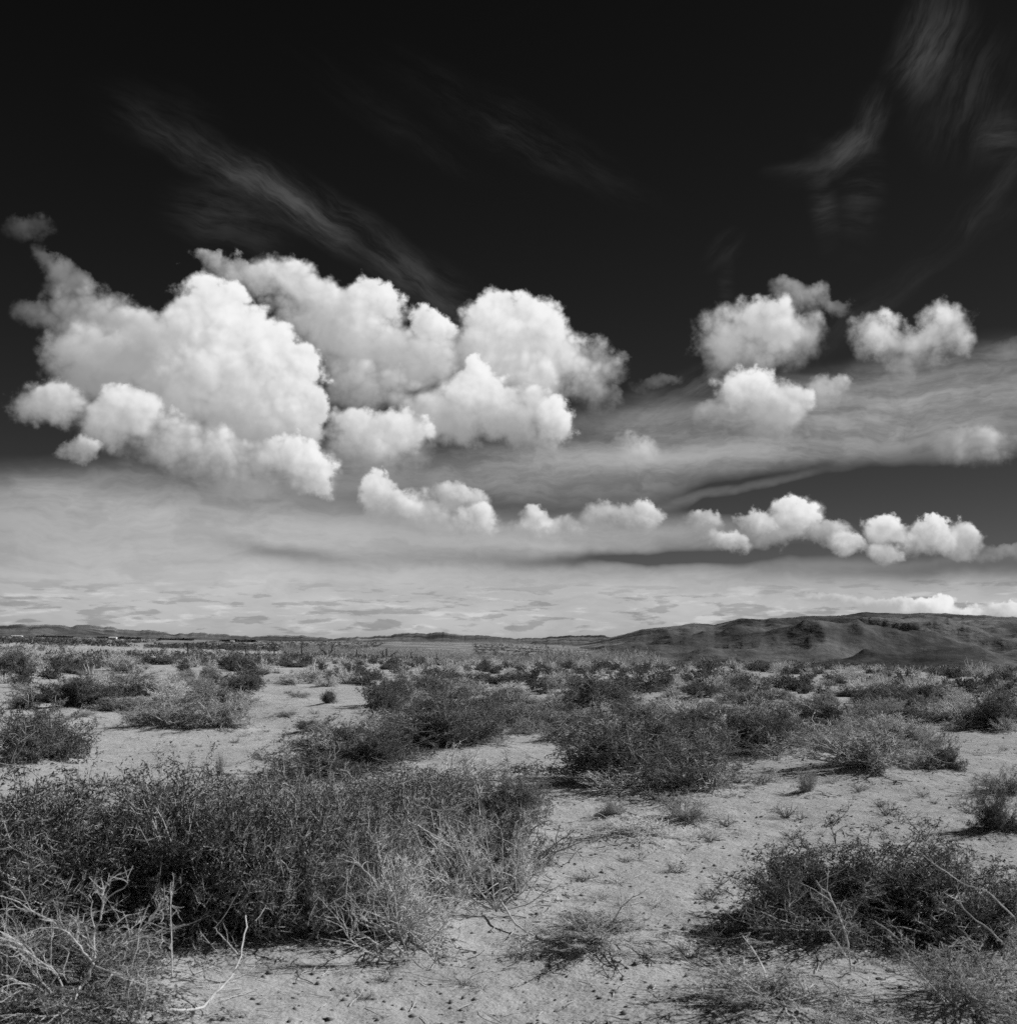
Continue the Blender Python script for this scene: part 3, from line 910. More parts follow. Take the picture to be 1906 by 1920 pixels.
def hill_range(name, ridge, d_foot, d_ridge, foot_drop, relief, seed, mat, label, n_az, n_d, back=1.5, rough=3.4):
    """a range of hills: ridge gives bearing (deg) and height (thousandths of the distance) of the skyline"""
    b = np.array([r[0] for r in ridge]); h = np.array([r[1] for r in ridge]) / 1000.0
    az = np.linspace(b[0], b[-1], n_az)
    sky = np.interp(az, b, h)
    sky = sky + (fbm(az * 2.3 + seed, az * 0, 5, 0.6, seed) - 0.5) * rough / 1000.0
    t = np.concatenate([np.linspace(0, 1, n_d), np.linspace(1.03, back, 14)])
    T, AZ = np.meshgrid(t, az, indexing='ij')
    D = d_foot * (d_ridge / d_foot) ** T
    A = np.radians(AZ)
    x, y = D * np.sin(A), D * np.cos(A)
    base = ground_z(x, y)
    top = EYE + sky[None, :] * d_ridge
    foot = EYE - np.interp(az, *foot_drop)[None, :] / 1000.0 * d_foot
    s = np.clip(T, 0, 1)
    prof = 0.38 * s + 0.62 * s ** 4
    z = foot + (top - foot) * prof
    tall = np.clip((top - foot) / relief[3], 0.04, 1.0)
    rel = (ridged(x / relief[1], y / relief[1], 4, 0.42, seed) - 0.48) * relief[0] + (fbm(x / relief[2], y / relief[2], 4, 0.45, seed + 5) - 0.5) * relief[0] * 0.9
    env = np.clip(s * 6, 0, 1) * (1 - np.clip((s - 0.6) / 0.4, 0, 1) * 0.85) * tall
    z = z + rel * env
    sightline = EYE + sky[None, :] * D                 # no shoulder stands above the skyline
    z = np.where(T < 1, np.minimum(z, sightline - 0.0025 * D * (1 - s)), z)
    z = z + (ridged(x / relief[4], y / relief[4], 4, 0.5, seed + 9) - 0.5) * relief[0] * 0.22 * tall * np.clip(s * 5, 0, 1) * (1 - 0.6 * s)
    hollow = np.clip((0.5 - ridged(x / relief[1], y / relief[1], 3, 0.45, seed)) * 1.6 + (0.42 - ridged(x / relief[4], y / relief[4], 3, 0.5, seed + 9)) * 1.1, 0, 1)
    fall = np.clip((T - 1) / (back - 1), 0, 1)
    z = z - fall ** 1.2 * np.maximum(top - base + 60, 30)
    edge = np.clip(np.minimum(AZ - b[0], b[-1] - AZ) / 1.5, 0, 1)
    z = (base - 6) + (z - base + 6) * edge
    v = np.stack([x, y, z], -1).reshape(-1, 3)
    me = mesh_from(name, v, grid_faces(len(t), n_az)[:, ::-1], [mat], smooth=True)
    at = me.attributes.new('hollow', 'FLOAT', 'POINT')
    at.data.foreach_set('value', hollow.ravel().astype(np.float32))
    o = add(name, me)
    tag(o, label, None, None, 'structure')
    return o


HILL_RIDGES = [
    [(-28.48, 9.08), (-25.53, 10.88), (-22.42, 10.75), (-21.57, 11.61), (-20.49, 10.49), (-19.39, 10.56), (-18.05, 9.41), (-16.7, 7.83), (-15.09, 4.57), (-13.46, 5.02), (-11.8, 3.37), (-10.13, 3.81), (-8.68, 1.7), (-7.71, 0.43), (-6.49, 0.85), (-4.77, -0.43), (-1.31, -1.29)],
    [(-9.64, -2.97), (-8.19, 1.15), (-7.22, 2.43), (-6.24, 2.86), (-5.26, 4.57), (-4.53, 5.86), (-3.79, 5.86), (-3.05, 6.3), (-2.06, 4.58), (-1.07, 3.29), (0.17, 1.57), (1.16, 0.71), (2.15, 2.43), (3.14, 3.72), (4.38, 3.29), (6.1, 2.0), (8.53, -1.7)],
    [(-6.24, -5.13), (-4.77, -2.91), (-4.03, -2.06), (-3.29, -2.92), (-2.3, -2.92), (-1.31, -3.79), (-0.57, -2.07), (0.42, -2.5), (1.16, -1.64), (2.15, 0.51), (2.9, 0.08), (4.38, -0.77), (6.09, -4.27)],
    [(-1.31, -10.31), (0.17, -9.45), (1.41, -7.3), (2.65, -4.29), (3.64, -2.57), (4.62, 1.29), (5.12, 3.86), (6.1, 7.7), (7.57, 10.67), (8.54, 12.35), (9.51, 11.89), (10.72, 16.93), (11.91, 17.29), (13.33, 18.03), (14.04, 18.81), (15.2, 19.13), (16.03, 21.13), (17.03, 19.78), (17.71, 19.71), (18.39, 20.45), (19.28, 19.94), (20.16, 19.02), (21.24, 18.48), (22.44, 17.13), (26.42, 15.43), (32.06, 9.12), (37.08, 3.43)],
]
hill_range('far_hills', HILL_RIDGES[0], 5200, 9500, ([-40, 40], [0.2, 1.2]), (70, 900, 420, 90, 330), 61, M['far_hill'], 'low grey hills along the far left horizon', 460, 56)
hill_range('far_hills', HILL_RIDGES[1], 4600, 7200, ([-40, 40], [3.2, 3.2]), (45, 600, 300, 60, 240), 77, M['far_hill'], 'low grey hills in the middle of the horizon', 380, 46)
hill_range('far_hills', HILL_RIDGES[2], 2600, 4200, ([-40, 40], [7.5, 7.5]), (26, 300, 150, 40, 90), 88, M['hill'], 'small dark knolls before the middle hills', 260, 40)
hill_range('hills', HILL_RIDGES[3], 620, 3700, ([-1, 4, 9, 40], [21, 27, 33, 40]), (66, 290, 140, 110, 80), 95, M['hill'], 'long dark eroded hill rising on the right', 620, 200, rough=0.9)


# ----------------------------------------------------------------------------
# plants: everything grows from arrays of curved twigs
# ----------------------------------------------------------------------------
def unit(v):
    return v / np.maximum(np.linalg.norm(v, axis=-1, keepdims=True), 1e-9)


def grow(start, direction, length, n, wiggle, lift=0.0, r=None):
    """polylines (k, n, 3) from start points along wandering directions"""
    r = r or rng
    k = len(start)
    pts = np.empty((k, n, 3)); pts[:, 0] = start
    d = unit(direction)
    step = (np.asarray(length) / (n - 1)).reshape(k, 1)
    for i in range(1, n):
        d = unit(d + rng.normal(0, wiggle, (k, 3)) + np.array([0, 0, lift]))
        pts[:, i] = pts[:, i - 1] + d * step
    return pts


def tubes(pts, r0, r1, sides=3):
    """thin tapering tubes along polylines"""
    k, n, _ = pts.shape
    tan = unit(np.gradient(pts, axis=1))
    ref = np.where(np.abs(tan[..., 2:3]) > 0.9, np.array([1.0, 0, 0]), np.array([0, 0, 1.0]))
    u = unit(np.cross(tan, ref)); w = np.cross(tan, u)
    rad = (np.asarray(r0).reshape(-1, 1) * (1 - np.linspace(0, 1, n))[None] + np.asarray(r1).reshape(-1, 1) * np.linspace(0, 1, n)[None])
    rad = np.broadcast_to(rad, (k, n))[..., None]
    ang = np.arange(sides) * 2 * math.pi / sides
    ring = np.stack([pts + rad * (math.cos(a) * u + math.sin(a) * w) for a in ang], 2)
    v = ring.reshape(-1, 3)
    base = (np.arange(k) * n * sides)[:, None, None]
    i = (np.arange(n - 1) * sides)[None, :, None]; j = np.arange(sides)[None, None, :]
    a = base + i + j; b = base + i + (j + 1) % sides
    return v, np.stack([a, b, b + sides, a + sides], -1).reshape(-1, 4)


def ribbons(pos, along, length, width):
    """narrow leaves: one kite-shaped face each"""
    k = len(pos)
    along = unit(along)
    side = unit(np.cross(along, rng.normal(0, 1, (k, 3))))
    L = np.asarray(length).reshape(-1, 1); W = np.asarray(width).reshape(-1, 1)
    mid = pos + along * L * 0.45
    v = np.stack([pos, mid + side * W, pos + along * L, mid - side * W], 1).reshape(-1, 3)
    return v, np.arange(4 * k).reshape(k, 4)


def spikes(base, tip, rad):
    """short tapering twiglets: three-sided, closing to a point"""
    k = len(base)
    t = unit(tip - base)
    ref = np.where(np.abs(t[:, 2:3]) > 0.9, np.array([1.0, 0, 0]), np.array([0, 0, 1.0]))
    u = unit(np.cross(t, ref)); w = np.cross(t, u)
    ring = [base + rad * (math.cos(a) * u + math.sin(a) * w) for a in (0, 2.094, 4.189)]
    v = np.stack(ring + [tip], 1).reshape(-1, 3)
    f = (np.arange(k)[:, None, None] * 4 + np.array([(0, 1, 3), (1, 2, 3), (2, 0, 3)])[None]).reshape(-1, 3)
    return v, f


def join(parts):
    vs, fs, o = [], [], 0
    if len({f.shape[1] for _, f in parts}) > 1:
        parts = [(v, f if f.shape[1] == 3 else np.vstack([f[:, :3], f[:, [0, 2, 3]]])) for v, f in parts]
    for v, f in parts:
        vs.append(v); fs.append(f + o); o += len(v)
    return np.vstack(vs), np.vstack(fs)


def along(pts, idx, t):
    """points and tangents at fraction t of polylines idx"""
    n = pts.shape[1]
    f = np.clip(t, 0, 0.999) * (n - 1)
    i = f.astype(int); u = (f - i)[:, None]
    a, b = pts[idx, i], pts[idx, i + 1]
    return a * (1 - u) + b * u, unit(b - a)


def crown_dirs(k, low, high):
    az = rng.uniform(0, 2 * math.pi, k)
    el = np.arcsin(rng.uniform(math.sin(R(low)), math.sin(R(high)), k))
    return np.stack([np.cos(el) * np.cos(az), np.cos(el) * np.sin(az), np.sin(el)], 1)


def lumpy(dirs, seed, amount=0.28):
    az = np.arctan2(dirs[:, 1], dirs[:, 0])
    return 1 + amount * (np.sin(az * 2 + seed) * 0.5 + np.sin(az * 3 + seed * 2.3 + dirs[:, 2] * 3) * 0.6 + np.sin(az * 5 + seed * 4.1 - dirs[:, 2] * 5) * 0.5)


def shrub_meshes(seed, stems, twigs, twiglets, leaves, leaf_len, leaf_mat, twig_mat, wig=0.22, low=4, high=88, droop=0.0, thick=1.0):
    """unit shrub: about 1 m across and 0.5 m high. Returns branch mesh and foliage mesh (or None)"""
    global rng
    rng = np.random.default_rng(seed)
    nc = max(9, stems // 8)                                  # stems gather in tufts, with hollows between
    tuft = crown_dirs(nc, low, high); tr = rng.uniform(0.74, 1.06, nc)
    own = rng.integers(0, nc, stems)
    dirs = unit(tuft[own] + rng.normal(0, 0.17, (stems, 3)))
    dirs[:, 2] = np.abs(dirs[:, 2])
    reach = 0.5 * lumpy(dirs, seed) * tr[own] * (0.58 + 0.42 * rng.uniform(0, 1, stems) ** 0.5)
    start = np.stack([rng.normal(0, 0.035, stems), rng.normal(0, 0.035, stems), np.full(stems, -0.02)], 1)
    st = grow(start, unit(dirs + np.array([0, 0, 0.28])), reach * 1.06, 7, 0.15, -0.05 + droop)
    parts = [tubes(st, 0.0052 * thick, 0.0016 * thick, 3)]
    n2 = stems * twigs
    i2 = np.repeat(np.arange(stems), twigs); t2 = rng.uniform(0.28, 1.0, n2)
    p2, d2 = along(st, i2, t2)
    out = unit(p2 * np.array([1, 1, 1.6]) + 1e-4)
    tw = grow(p2, unit(d2 * 0.7 + out * 0.35 + rng.normal(0, 0.55, (n2, 3))), rng.uniform(0.06, 0.19, n2) * np.clip(reach[i2] * 2.1, 0.5, 1.1), 5, wig, 0.01)
    parts.append(tubes(tw, 0.0024 * thick, 0.0010 * thick, 3))
    n3 = n2 * twiglets
    i3 = np.repeat(np.arange(n2), twiglets); t3 = rng.uniform(0.15, 1.0, n3)
    p3, d3 = along(tw, i3, t3)
    tl = grow(p3, unit(d3 * 0.55 + rng.normal(0, 0.68, (n3, 3)) + np.array([0, 0, 0.06])), rng.uniform(0.02, 0.07, n3), 2, 0.0)
    parts.append(spikes(tl[:, 0], tl[:, 1], 0.0014 * thick))
    v, f = join(parts)
    v[:, 2] = np.maximum(v[:, 2], -0.03)
    branch = mesh_from('branches', v, f, [M[twig_mat]])
    if not leaves:
        return branch, None
    n4 = n3 * leaves
    i4 = np.repeat(np.arange(n3), leaves)
    p4, d4 = along(tl, i4, rng.uniform(0.1, 1.0, n4))
    lv = ribbons(p4, d4 * 0.4 + rng.normal(0, 0.62, (n4, 3)) + np.array([0, 0, 0.04]), rng.uniform(0.6, 1.3, n4) * leaf_len, leaf_len * 0.17)
    lv[0][:, 2] = np.maximum(lv[0][:, 2], 0.004)
    return branch, mesh_from('foliage', lv[0], lv[1], [M[leaf_mat]])


PROTO = {
    'A': [shrub_meshes(100 + i, 95, 9, 8, 5, 0.0190, 'leaf', 'bark_mid', wig=0.42, low=2) for i in range(4)],
    'L': [shrub_meshes(150 + i, 120, 10, 8, 5, 0.0165, 'leaf_mid', 'bark', wig=0.45, low=2, thick=0.95) for i in range(2)],
    'D': [shrub_meshes(180 + i, 120, 10, 8, 5, 0.0160, 'leaf', 'bark_mid', wig=0.42, low=2, thick=0.9) for i in range(1)],
    'C': [shrub_meshes(200 + i, 80, 9, 8, 2, 0.018, 'leaf_grey', 'bark', wig=0.5, low=5, thick=1.45) for i in range(3)],
    'B': [shrub_meshes(300 + i, 80, 9, 8, 0, 0, '', 'dry', wig=0.55, low=1, droop=-0.03, thick=1.6) for i in range(3)],
    'G': [shrub_meshes(400 + i, 60, 8, 6, 2, 0.018, 'leaf_pale', 'bark', wig=0.4, low=8, thick=1.1) for i in range(2)],
    'T': [shrub_meshes(500, 80, 9, 6, 0, 0, '', 'dry', wig=0.6, low=0, droop=-0.12, thick=1.8)],
}
NAMES = {'L': ('saltbush', 'shrub', 'dark leafy shrubs on the sand'), 'D': ('saltbush', 'shrub', 'dark leafy shrubs on the sand'), 'A': ('saltbush', 'shrub', 'dark leafy shrubs on the sand'), 'C': ('wiry_bush', 'bush', 'grey wiry bushes on the sand'),
         'B': ('dry_bush', 'dry bush', 'pale dry bushes'), 'G': ('thin_bush', 'bush', 'thin grey see-through bushes'), 'T': ('tumbleweed', 'tumbleweed', None)}


def place_shrub(x, y, w, h, kind, label, i):
    name, cat, group = NAMES[kind]
    pool = PROTO[kind]
    branch, leaf = pool[i % len(pool)]
    root = add(name, None, None, (x, y, float(surface_z(x, y)) - 0.01), (0.10 * math.sin(i * 3.1), 0.10 * math.cos(i * 1.7), (i * 2.399) % 6.283), (w * 1.28, w * (1.15 + 0.2 * math.sin(i * 5.3)), h * 1.98))
    root.empty_display_size = 0.1
    tag(root, label, cat, group)
    add('branches', branch, root)
    if leaf is not None:
        add('foliage', leaf, root)
    else:
        add('stems', STEMS[i % len(STEMS)], root)
    return root


def stem_mesh(seed, k=16):
    """a spray of stouter curved stems standing clear of a dry bush"""
    global rng
    rng = np.random.default_rng(seed)
    d = crown_dirs(k, 8, 80)
    st = grow(np.zeros((k, 3)) + rng.normal(0, 0.03, (k, 3)) * np.array([1, 1, 0]), d + np.array([0, 0, 0.3]), rng.uniform(0.42, 0.62, k), 9, 0.16, -0.07)
    v, f = tubes(st, 0.0075, 0.002, 4)
    return mesh_from('stems', v, f, [M['dead']])


STEMS = [stem_mesh(600 + i) for i in range(3)]
for _i, (_x, _y, _w, _h, _k, _l) in enumerate(SHRUBS):
    place_shrub(_x, _y, _w, _h, _k, _l, _i)


# ----------------------------------------------------------------------------
# the rear scrub: small shrubs one by one, then what melts together
# ----------------------------------------------------------------------------
def far_mesh(seed, pale):
    """a small shrub as seen from afar: stems and clumps of leaf, about 1 m across"""
    global rng
    rng = np.random.default_rng(seed)
    k = 40
    dirs = crown_dirs(k, 2, 85)
    reach = 0.5 * lumpy(dirs, seed) * rng.uniform(0.6, 1.0, k)
    st = grow(np.zeros((k, 3)), dirs + np.array([0, 0, 0.3]), reach, 4, 0.15, -0.03)
    v1, f1 = tubes(st, 0.011, 0.005, 3)
    n = 700 if not pale else 420
    idx = rng.integers(0, k, n)
    p, d = along(st, idx, rng.uniform(0.35, 1.0, n))
    p = p + rng.normal(0, 0.03, (n, 3))
    if pale:
        v2, f2 = ribbons(p, d * 0.8 + rng.normal(0, 0.6, (n, 3)) + np.array([0, 0, 0.3]), rng.uniform(0.06, 0.16, n), 0.006)
    else:
        v2, f2 = ribbons(p, d * 0.4 + rng.normal(0, 0.7, (n, 3)), rng.uniform(0.05, 0.10, n), 0.016)
    v2[:, 2] = np.maximum(v2[:, 2], 0.003)
    v, f = join([(v1, f1), (v2, f2)])
    mi = np.concatenate([np.zeros(len(f1), int), np.ones(len(f2), int)])
    return mesh_from('small_shrub', v, f, [M['dry' if pale else 'bark_mid'], M['dry' if pale else 'leaf']], mi)


FAR_DARK = [far_mesh(700 + i, False) for i in range(4)]
FAR_PALE = [far_mesh(740 + i, True) for i in range(3)]


def rear_scrub():
    r = np.random.default_rng(41)
    taken = [(s[0], s[1], s[2] * 0.55) for s in SHRUBS]
    made = {0: 0, 1: 0}
    limit = {0: 300, 1: 210}
    tries = 0
    while (made[0] < limit[0] or made[1] < limit[1]) and tries < 14000:
        tries += 1
        b = R(r.uniform(-23.2, 23.2))
        near = 34.0 if b > R(4) else 44.0
        d = math.exp(r.uniform(math.log(near), math.log(135.0)))
        x, y = d * math.sin(b), d * math.cos(b)
        pale = int(r.uniform() < 0.38)
        if made[pale] >= limit[pale]: continue
        w = r.uniform(0.65, 1.5) * (1.2 if d > 80 else 1.0)
        if fbm(np.array([x * 0.09]), np.array([y * 0.05]), 2, 0.5, 91)[0] < 0.30: continue
        if any((x - a) ** 2 + (y - c) ** 2 < (w * 0.45 + q) ** 2 for a, c, q in taken): continue
        taken.append((x, y, w * 0.45)); made[pale] += 1
        h = w * r.uniform(0.36, 0.62)
        bd = math.degrees(b)
        side = ('at far left', 'below the white barns', 'below the left fence posts', 'below the forked tree',
                'by the low hill end', 'below the hill crest', 'at far right')[int(np.searchsorted([-17, -10, -4, 2.5, 9, 16.5], bd))]
        row = 'front' if d < 55 else ('second' if d < 85 else 'last')
        look = ('tiny ' if w < 0.8 else ('broad ' if w > 1.25 else 'small ')) + ('low ' if h / w < 0.46 else '')
        if pale:
            name, cat, me = 'small_dry_shrub', 'dry shrub', FAR_PALE[made[1] % 3]
            label = look + 'pale dry shrub, ' + row + ' row of rear scrub, ' + side
        else:
            name, cat, me = 'small_shrub', 'shrub', FAR_DARK[made[0] % 4]
            label = look + 'dark shrub, ' + row + ' row of rear scrub, ' + side
        o = add(name, me, None, (x, y, float(surface_z(x, y)) - 0.02), (0, 0, r.uniform(0, 6.28)), (w, w, h * 2.0))
        tag(o, label, cat, label)


rear_scrub()

# low brush between the bigger shrubs of the middle ground
FILL = [
    (0.37, 20.72, 0.65, 0.32, 'C', 'grey wiry bush round the central pair, front middle ground'),
    (3.84, 23.13, 1.09, 0.4, 'A', 'wide flat dark bush right of the largest shrub, front middle ground'),
    (7.46, 29.05, 0.9, 0.42, 'C', 'grey wiry bush behind the wide shrub, central middle ground'),
    (9.63, 52.63, 0.55, 0.27, 'A', 'little dark bush right of the largest shrub, rear middle ground'),
    (-10.03, 28.55, 0.9, 0.4, 'G', 'thin grey bush at left edge, central middle ground'),
    (4.34, 29.18, 0.46, 0.18, 'C', 'little flat grey wiry bush right of the largest shrub, central middle ground'),
    (-2.18, 18.42, 0.86, 0.26, 'C', 'flat grey wiry bush left of the central pair, front middle ground'),
    (-4.02, 51.93, 1.12, 0.48, 'B', 'wide pale dry tuft of brush left of the central pair, rear middle ground'),
    (11.22, 48.01, 0.63, 0.24, 'A', 'little flat dark bush behind the wide shrub, rear middle ground'),
    (-5.78, 46.42, 1.09, 0.48, 'A', 'wide dark bush left of the central pair, rear middle ground'),
    (-11.52, 61.9, 0.46, 0.23, 'C', 'little grey wiry bush left of the clearing, rear middle ground'),
    (-1.29, 59.66, 0.67, 0.21, 'B', 'flat pale dry tuft of brush round the central pair, rear middle ground'),
    (2.74, 19.16, 1.04, 0.45, 'A', 'wide dark bush right of the largest shrub, front middle ground'),
    (4.69, 18.95, 0.48, 0.26, 'C', 'little grey wiry bush behind the wide shrub, front middle ground'),
    (6.37, 23.13, 0.79, 0.34, 'C', 'grey wiry bush behind the wide shrub, front middle ground'),
    (1.28, 20.8, 0.96, 0.4, 'A', 'wide dark bush behind the largest shrub, front middle ground'),
    (-6.81, 61.23, 0.49, 0.25, 'C', 'little grey wiry bush left of the central pair, rear middle ground'),
    (20.85, 55.01, 0.88, 0.34, 'B', 'flat pale dry tuft of brush at right edge, rear middle ground'),
    (-2.29, 54.79, 0.82, 0.28, 'A', 'flat dark bush round the central pair, rear middle ground'),
    (1.38, 22.41, 0.76, 0.31, 'A', 'dark bush behind the largest shrub, front middle ground'),
    (0.08, 25.66, 0.77, 0.29, 'G', 'flat thin grey bush round the central pair, central middle ground'),
    (-15.62, 60.44, 0.69, 0.26, 'G', 'flat thin grey bush by the spreading shrub, rear middle ground'),
    (9.31, 68.29, 0.78, 0.41, 'A', 'dark bush behind the largest shrub, rear middle ground'),
    (1.63, 17.96, 0.99, 0.5, 'A', 'wide dark bush behind the largest shrub, front middle ground'),
    (11.14, 28.19, 1.06, 0.33, 'B', 'wide flat pale dry tuft of brush at right edge, central middle ground'),
    (-4.2, 51.33, 0.97, 0.3, 'A', 'wide flat dark bush left of the central pair, rear middle ground'),
    (17.41, 45.0, 0.69, 0.3, 'C', 'grey wiry bush at right edge, central middle ground'),
    (4.71, 18.18, 1.09, 0.47, 'C', 'wide grey wiry bush behind the wide shrub, front middle ground'),
    (30.33, 75.12, 0.89, 0.46, 'A', 'dark bush at right edge, rear middle ground'),
    (-7.32, 51.22, 0.83, 0.3, 'A', 'flat dark bush left of the clearing, rear middle ground'),
    (-0.17, 35.87, 0.63, 0.2, 'A', 'little flat dark bush round the central pair, central middle ground'),
    (-1.48, 22.74, 0.71, 0.25, 'G', 'flat thin grey bush left of the central pair, front middle ground'),
    (-9.84, 34.59, 0.76, 0.4, 'C', 'grey wiry bush by the spreading shrub, central middle ground'),
    (5.52, 24.17, 0.91, 0.31, 'A', 'flat dark bush behind the wide shrub, front middle ground'),
    (5.7, 18.42, 0.5, 0.18, 'C', 'little flat grey wiry bush behind the wide shrub, front middle ground'),
    (18.18, 55.4, 0.75, 0.28, 'B', 'flat pale dry tuft of brush at right edge, rear middle ground'),
    (4.52, 21.57, 0.65, 0.24, 'A', 'flat dark bush right of the largest shrub, front middle ground'),
    (-0.17, 28.37, 0.62, 0.2, 'C', 'little flat grey wiry bush round the central pair, central middle ground'),
    (9.19, 27.74, 1.12, 0.55, 'A', 'wide dark bush at right edge, central middle ground'),
    (7.8, 21.37, 0.62, 0.22, 'B', 'little flat pale dry tuft of brush at right edge, front middle ground'),
    (6.01, 20.12, 0.71, 0.38, 'C', 'grey wiry bush behind the wide shrub, front middle ground'),
    (-2.85, 18.25, 1.07, 0.32, 'B', 'wide flat pale dry tuft of brush left of the clearing, front middle ground'),
    (7.38, 24.59, 0.92, 0.39, 'C', 'grey wiry bush behind the wide shrub, central middle ground'),
    (-2.39, 38.04, 0.76, 0.38, 'B', 'pale dry tuft of brush left of the central pair, central middle ground'),
    (-7.85, 28.5, 0.6, 0.23, 'B', 'little flat pale dry tuft of brush by the spreading shrub, central middle ground'),
    (18.14, 64.97, 0.7, 0.3, 'B', 'pale dry tuft of brush behind the wide shrub, rear middle ground'),
    (6.53, 21.22, 0.93, 0.37, 'B', 'flat pale dry tuft of brush behind the wide shrub, front middle ground'),
    (-3.97, 42.55, 0.79, 0.33, 'A', 'dark bush left of the central pair, rear middle ground'),
    (10.74, 26.76, 0.78, 0.27, 'B', 'flat pale dry tuft of brush at right edge, central middle ground'),
    (-11.7, 58.77, 0.65, 0.2, 'A', 'flat dark bush left of the clearing, rear middle ground'),
    (6.47, 19.97, 0.82, 0.38, 'B', 'pale dry tuft of brush at right edge, front middle ground'),
    (6.36, 38.25, 1.08, 0.58, 'C', 'wide grey wiry bush right of the largest shrub, central middle ground'),
    (12.41, 56.84, 0.71, 0.29, 'C', 'grey wiry bush right of the largest shrub, rear middle ground'),
    (-8.08, 25.65, 1.05, 0.34, 'A', 'wide flat dark bush by the spreading shrub, central middle ground'),
    (2.72, 57.55, 1.11, 0.52, 'C', 'wide grey wiry bush behind the largest shrub, rear middle ground'),
    (-0.75, 23.39, 0.48, 0.25, 'G', 'little thin grey bush round the central pair, front middle ground'),
    (-16.41, 50.98, 0.6, 0.3, 'G', 'little thin grey bush at left edge, rear middle ground'),
    (1.2, 28.18, 0.45, 0.19, 'C', 'little grey wiry bush round the central pair, central middle ground'),
    (7.84, 25.62, 0.97, 0.51, 'C', 'wide grey wiry bush behind the wide shrub, central middle ground'),
    (-11.43, 32.64, 1.05, 0.53, 'A', 'wide dark bush at left edge, central middle ground'),
    (8.34, 22.66, 0.97, 0.49, 'B', 'wide pale dry tuft of brush at right edge, front middle ground'),
    (6.56, 26.81, 0.74, 0.36, 'C', 'grey wiry bush behind the wide shrub, central middle ground'),
    (0.03, 29.21, 0.99, 0.35, 'A', 'wide flat dark bush round the central pair, central middle ground'),
    (8.46, 23.77, 0.98, 0.41, 'B', 'wide pale dry tuft of brush at right edge, front middle ground'),
    (-1.51, 30.66, 0.88, 0.31, 'C', 'flat grey wiry bush left of the central pair, central middle ground'),
    (-18.4, 59.51, 1.07, 0.55, 'A', 'wide dark bush by the spreading shrub, rear middle ground'),
    (6.54, 48.33, 0.86, 0.4, 'C', 'grey wiry bush behind the largest shrub, rear middle ground'),
    (1.64, 20.41, 1.1, 0.36, 'G', 'wide flat thin grey bush behind the largest shrub, front middle ground'),
    (0.13, 22.17, 1.07, 0.37, 'A', 'wide flat dark bush round the central pair, front middle ground'),
    (-2.28, 22.47, 0.65, 0.23, 'A', 'little flat dark bush left of the central pair, front middle ground'),
    (4.18, 24.16, 0.68, 0.28, 'G', 'thin grey bush right of the largest shrub, front middle ground'),
    (-0.06, 33.63, 0.81, 0.36, 'B', 'pale dry tuft of brush round the central pair, central middle ground'),
    (-2.46, 27.64, 0.97, 0.52, 'B', 'wide pale dry tuft of brush left of the central pair, central middle ground'),
    (-12.09, 51.4, 0.53, 0.16, 'C', 'little flat grey wiry bush by the spreading shrub, rear middle ground'),
    (-10.72, 45.22, 0.79, 0.41, 'A', 'dark bush by the spreading shrub, rear middle ground'),
    (14.21, 52.0, 1.1, 0.42, 'C', 'wide flat grey wiry bush behind the wide shrub, rear middle ground'),
    (-5.93, 27.31, 0.9, 0.41, 'B', 'pale dry tuft of brush left of the clearing, central middle ground'),
    (7.48, 44.51, 1.09, 0.58, 'C', 'wide grey wiry bush right of the largest shrub, rear middle ground'),
    (-0.98, 33.64, 0.94, 0.47, 'A', 'dark bush round the central pair, central middle ground'),
    (10.8, 53.46, 0.48, 0.23, 'C', 'little grey wiry bush right of the largest shrub, rear middle ground'),
    (-8.45, 52.67, 0.86, 0.37, 'C', 'grey wiry bush left of the clearing, rear middle ground'),
    (22.9, 66.84, 0.56, 0.29, 'C', 'little grey wiry bush at right edge, rear middle ground'),
    (-0.39, 18.88, 1.03, 0.43, 'G', 'wide thin grey bush round the central pair, front middle ground'),
    (-9.4, 40.74, 0.47, 0.17, 'C', 'little flat grey wiry bush by the spreading shrub, rear middle ground'),
    (0.88, 20.44, 0.74, 0.27, 'A', 'flat dark bush round the central pair, front middle ground'),
    (-7.3, 27.47, 1.12, 0.41, 'C', 'wide flat grey wiry bush by the spreading shrub, central middle ground'),
    (5.35, 26.92, 0.88, 0.4, 'A', 'dark bush right of the largest shrub, central middle ground'),
    (-8.63, 38.79, 0.5, 0.2, 'G', 'little thin grey bush left of the clearing, rear middle ground'),
    (3.66, 19.83, 0.98, 0.52, 'B', 'wide pale dry tuft of brush right of the largest shrub, front middle ground'),
    (1.65, 19.56, 1.09, 0.41, 'B', 'wide flat pale dry tuft of brush behind the largest shrub, front middle ground'),
    (19.0, 75.02, 0.84, 0.28, 'B', 'flat pale dry tuft of brush behind the wide shrub, rear middle ground'),
    (2.27, 24.42, 0.59, 0.25, 'A', 'little dark bush behind the largest shrub, front middle ground'),
    (8.44, 25.02, 0.81, 0.32, 'B', 'flat pale dry tuft of brush at right edge, central middle ground'),
    (4.53, 22.99, 1.14, 0.61, 'B', 'wide pale dry tuft of brush right of the largest shrub, front middle ground'),
    (0.1, 29.99, 0.88, 0.33, 'B', 'flat pale dry tuft of brush round the central pair, central middle ground'),
    (-0.85, 24.04, 0.53, 0.18, 'B', 'little flat pale dry tuft of brush round the central pair, front middle ground'),
    (-5.61, 25.77, 0.79, 0.24, 'B', 'flat pale dry tuft of brush left of the clearing, central middle ground'),
    (-0.87, 22.23, 0.52, 0.25, 'A', 'little dark bush round the central pair, front middle ground'),
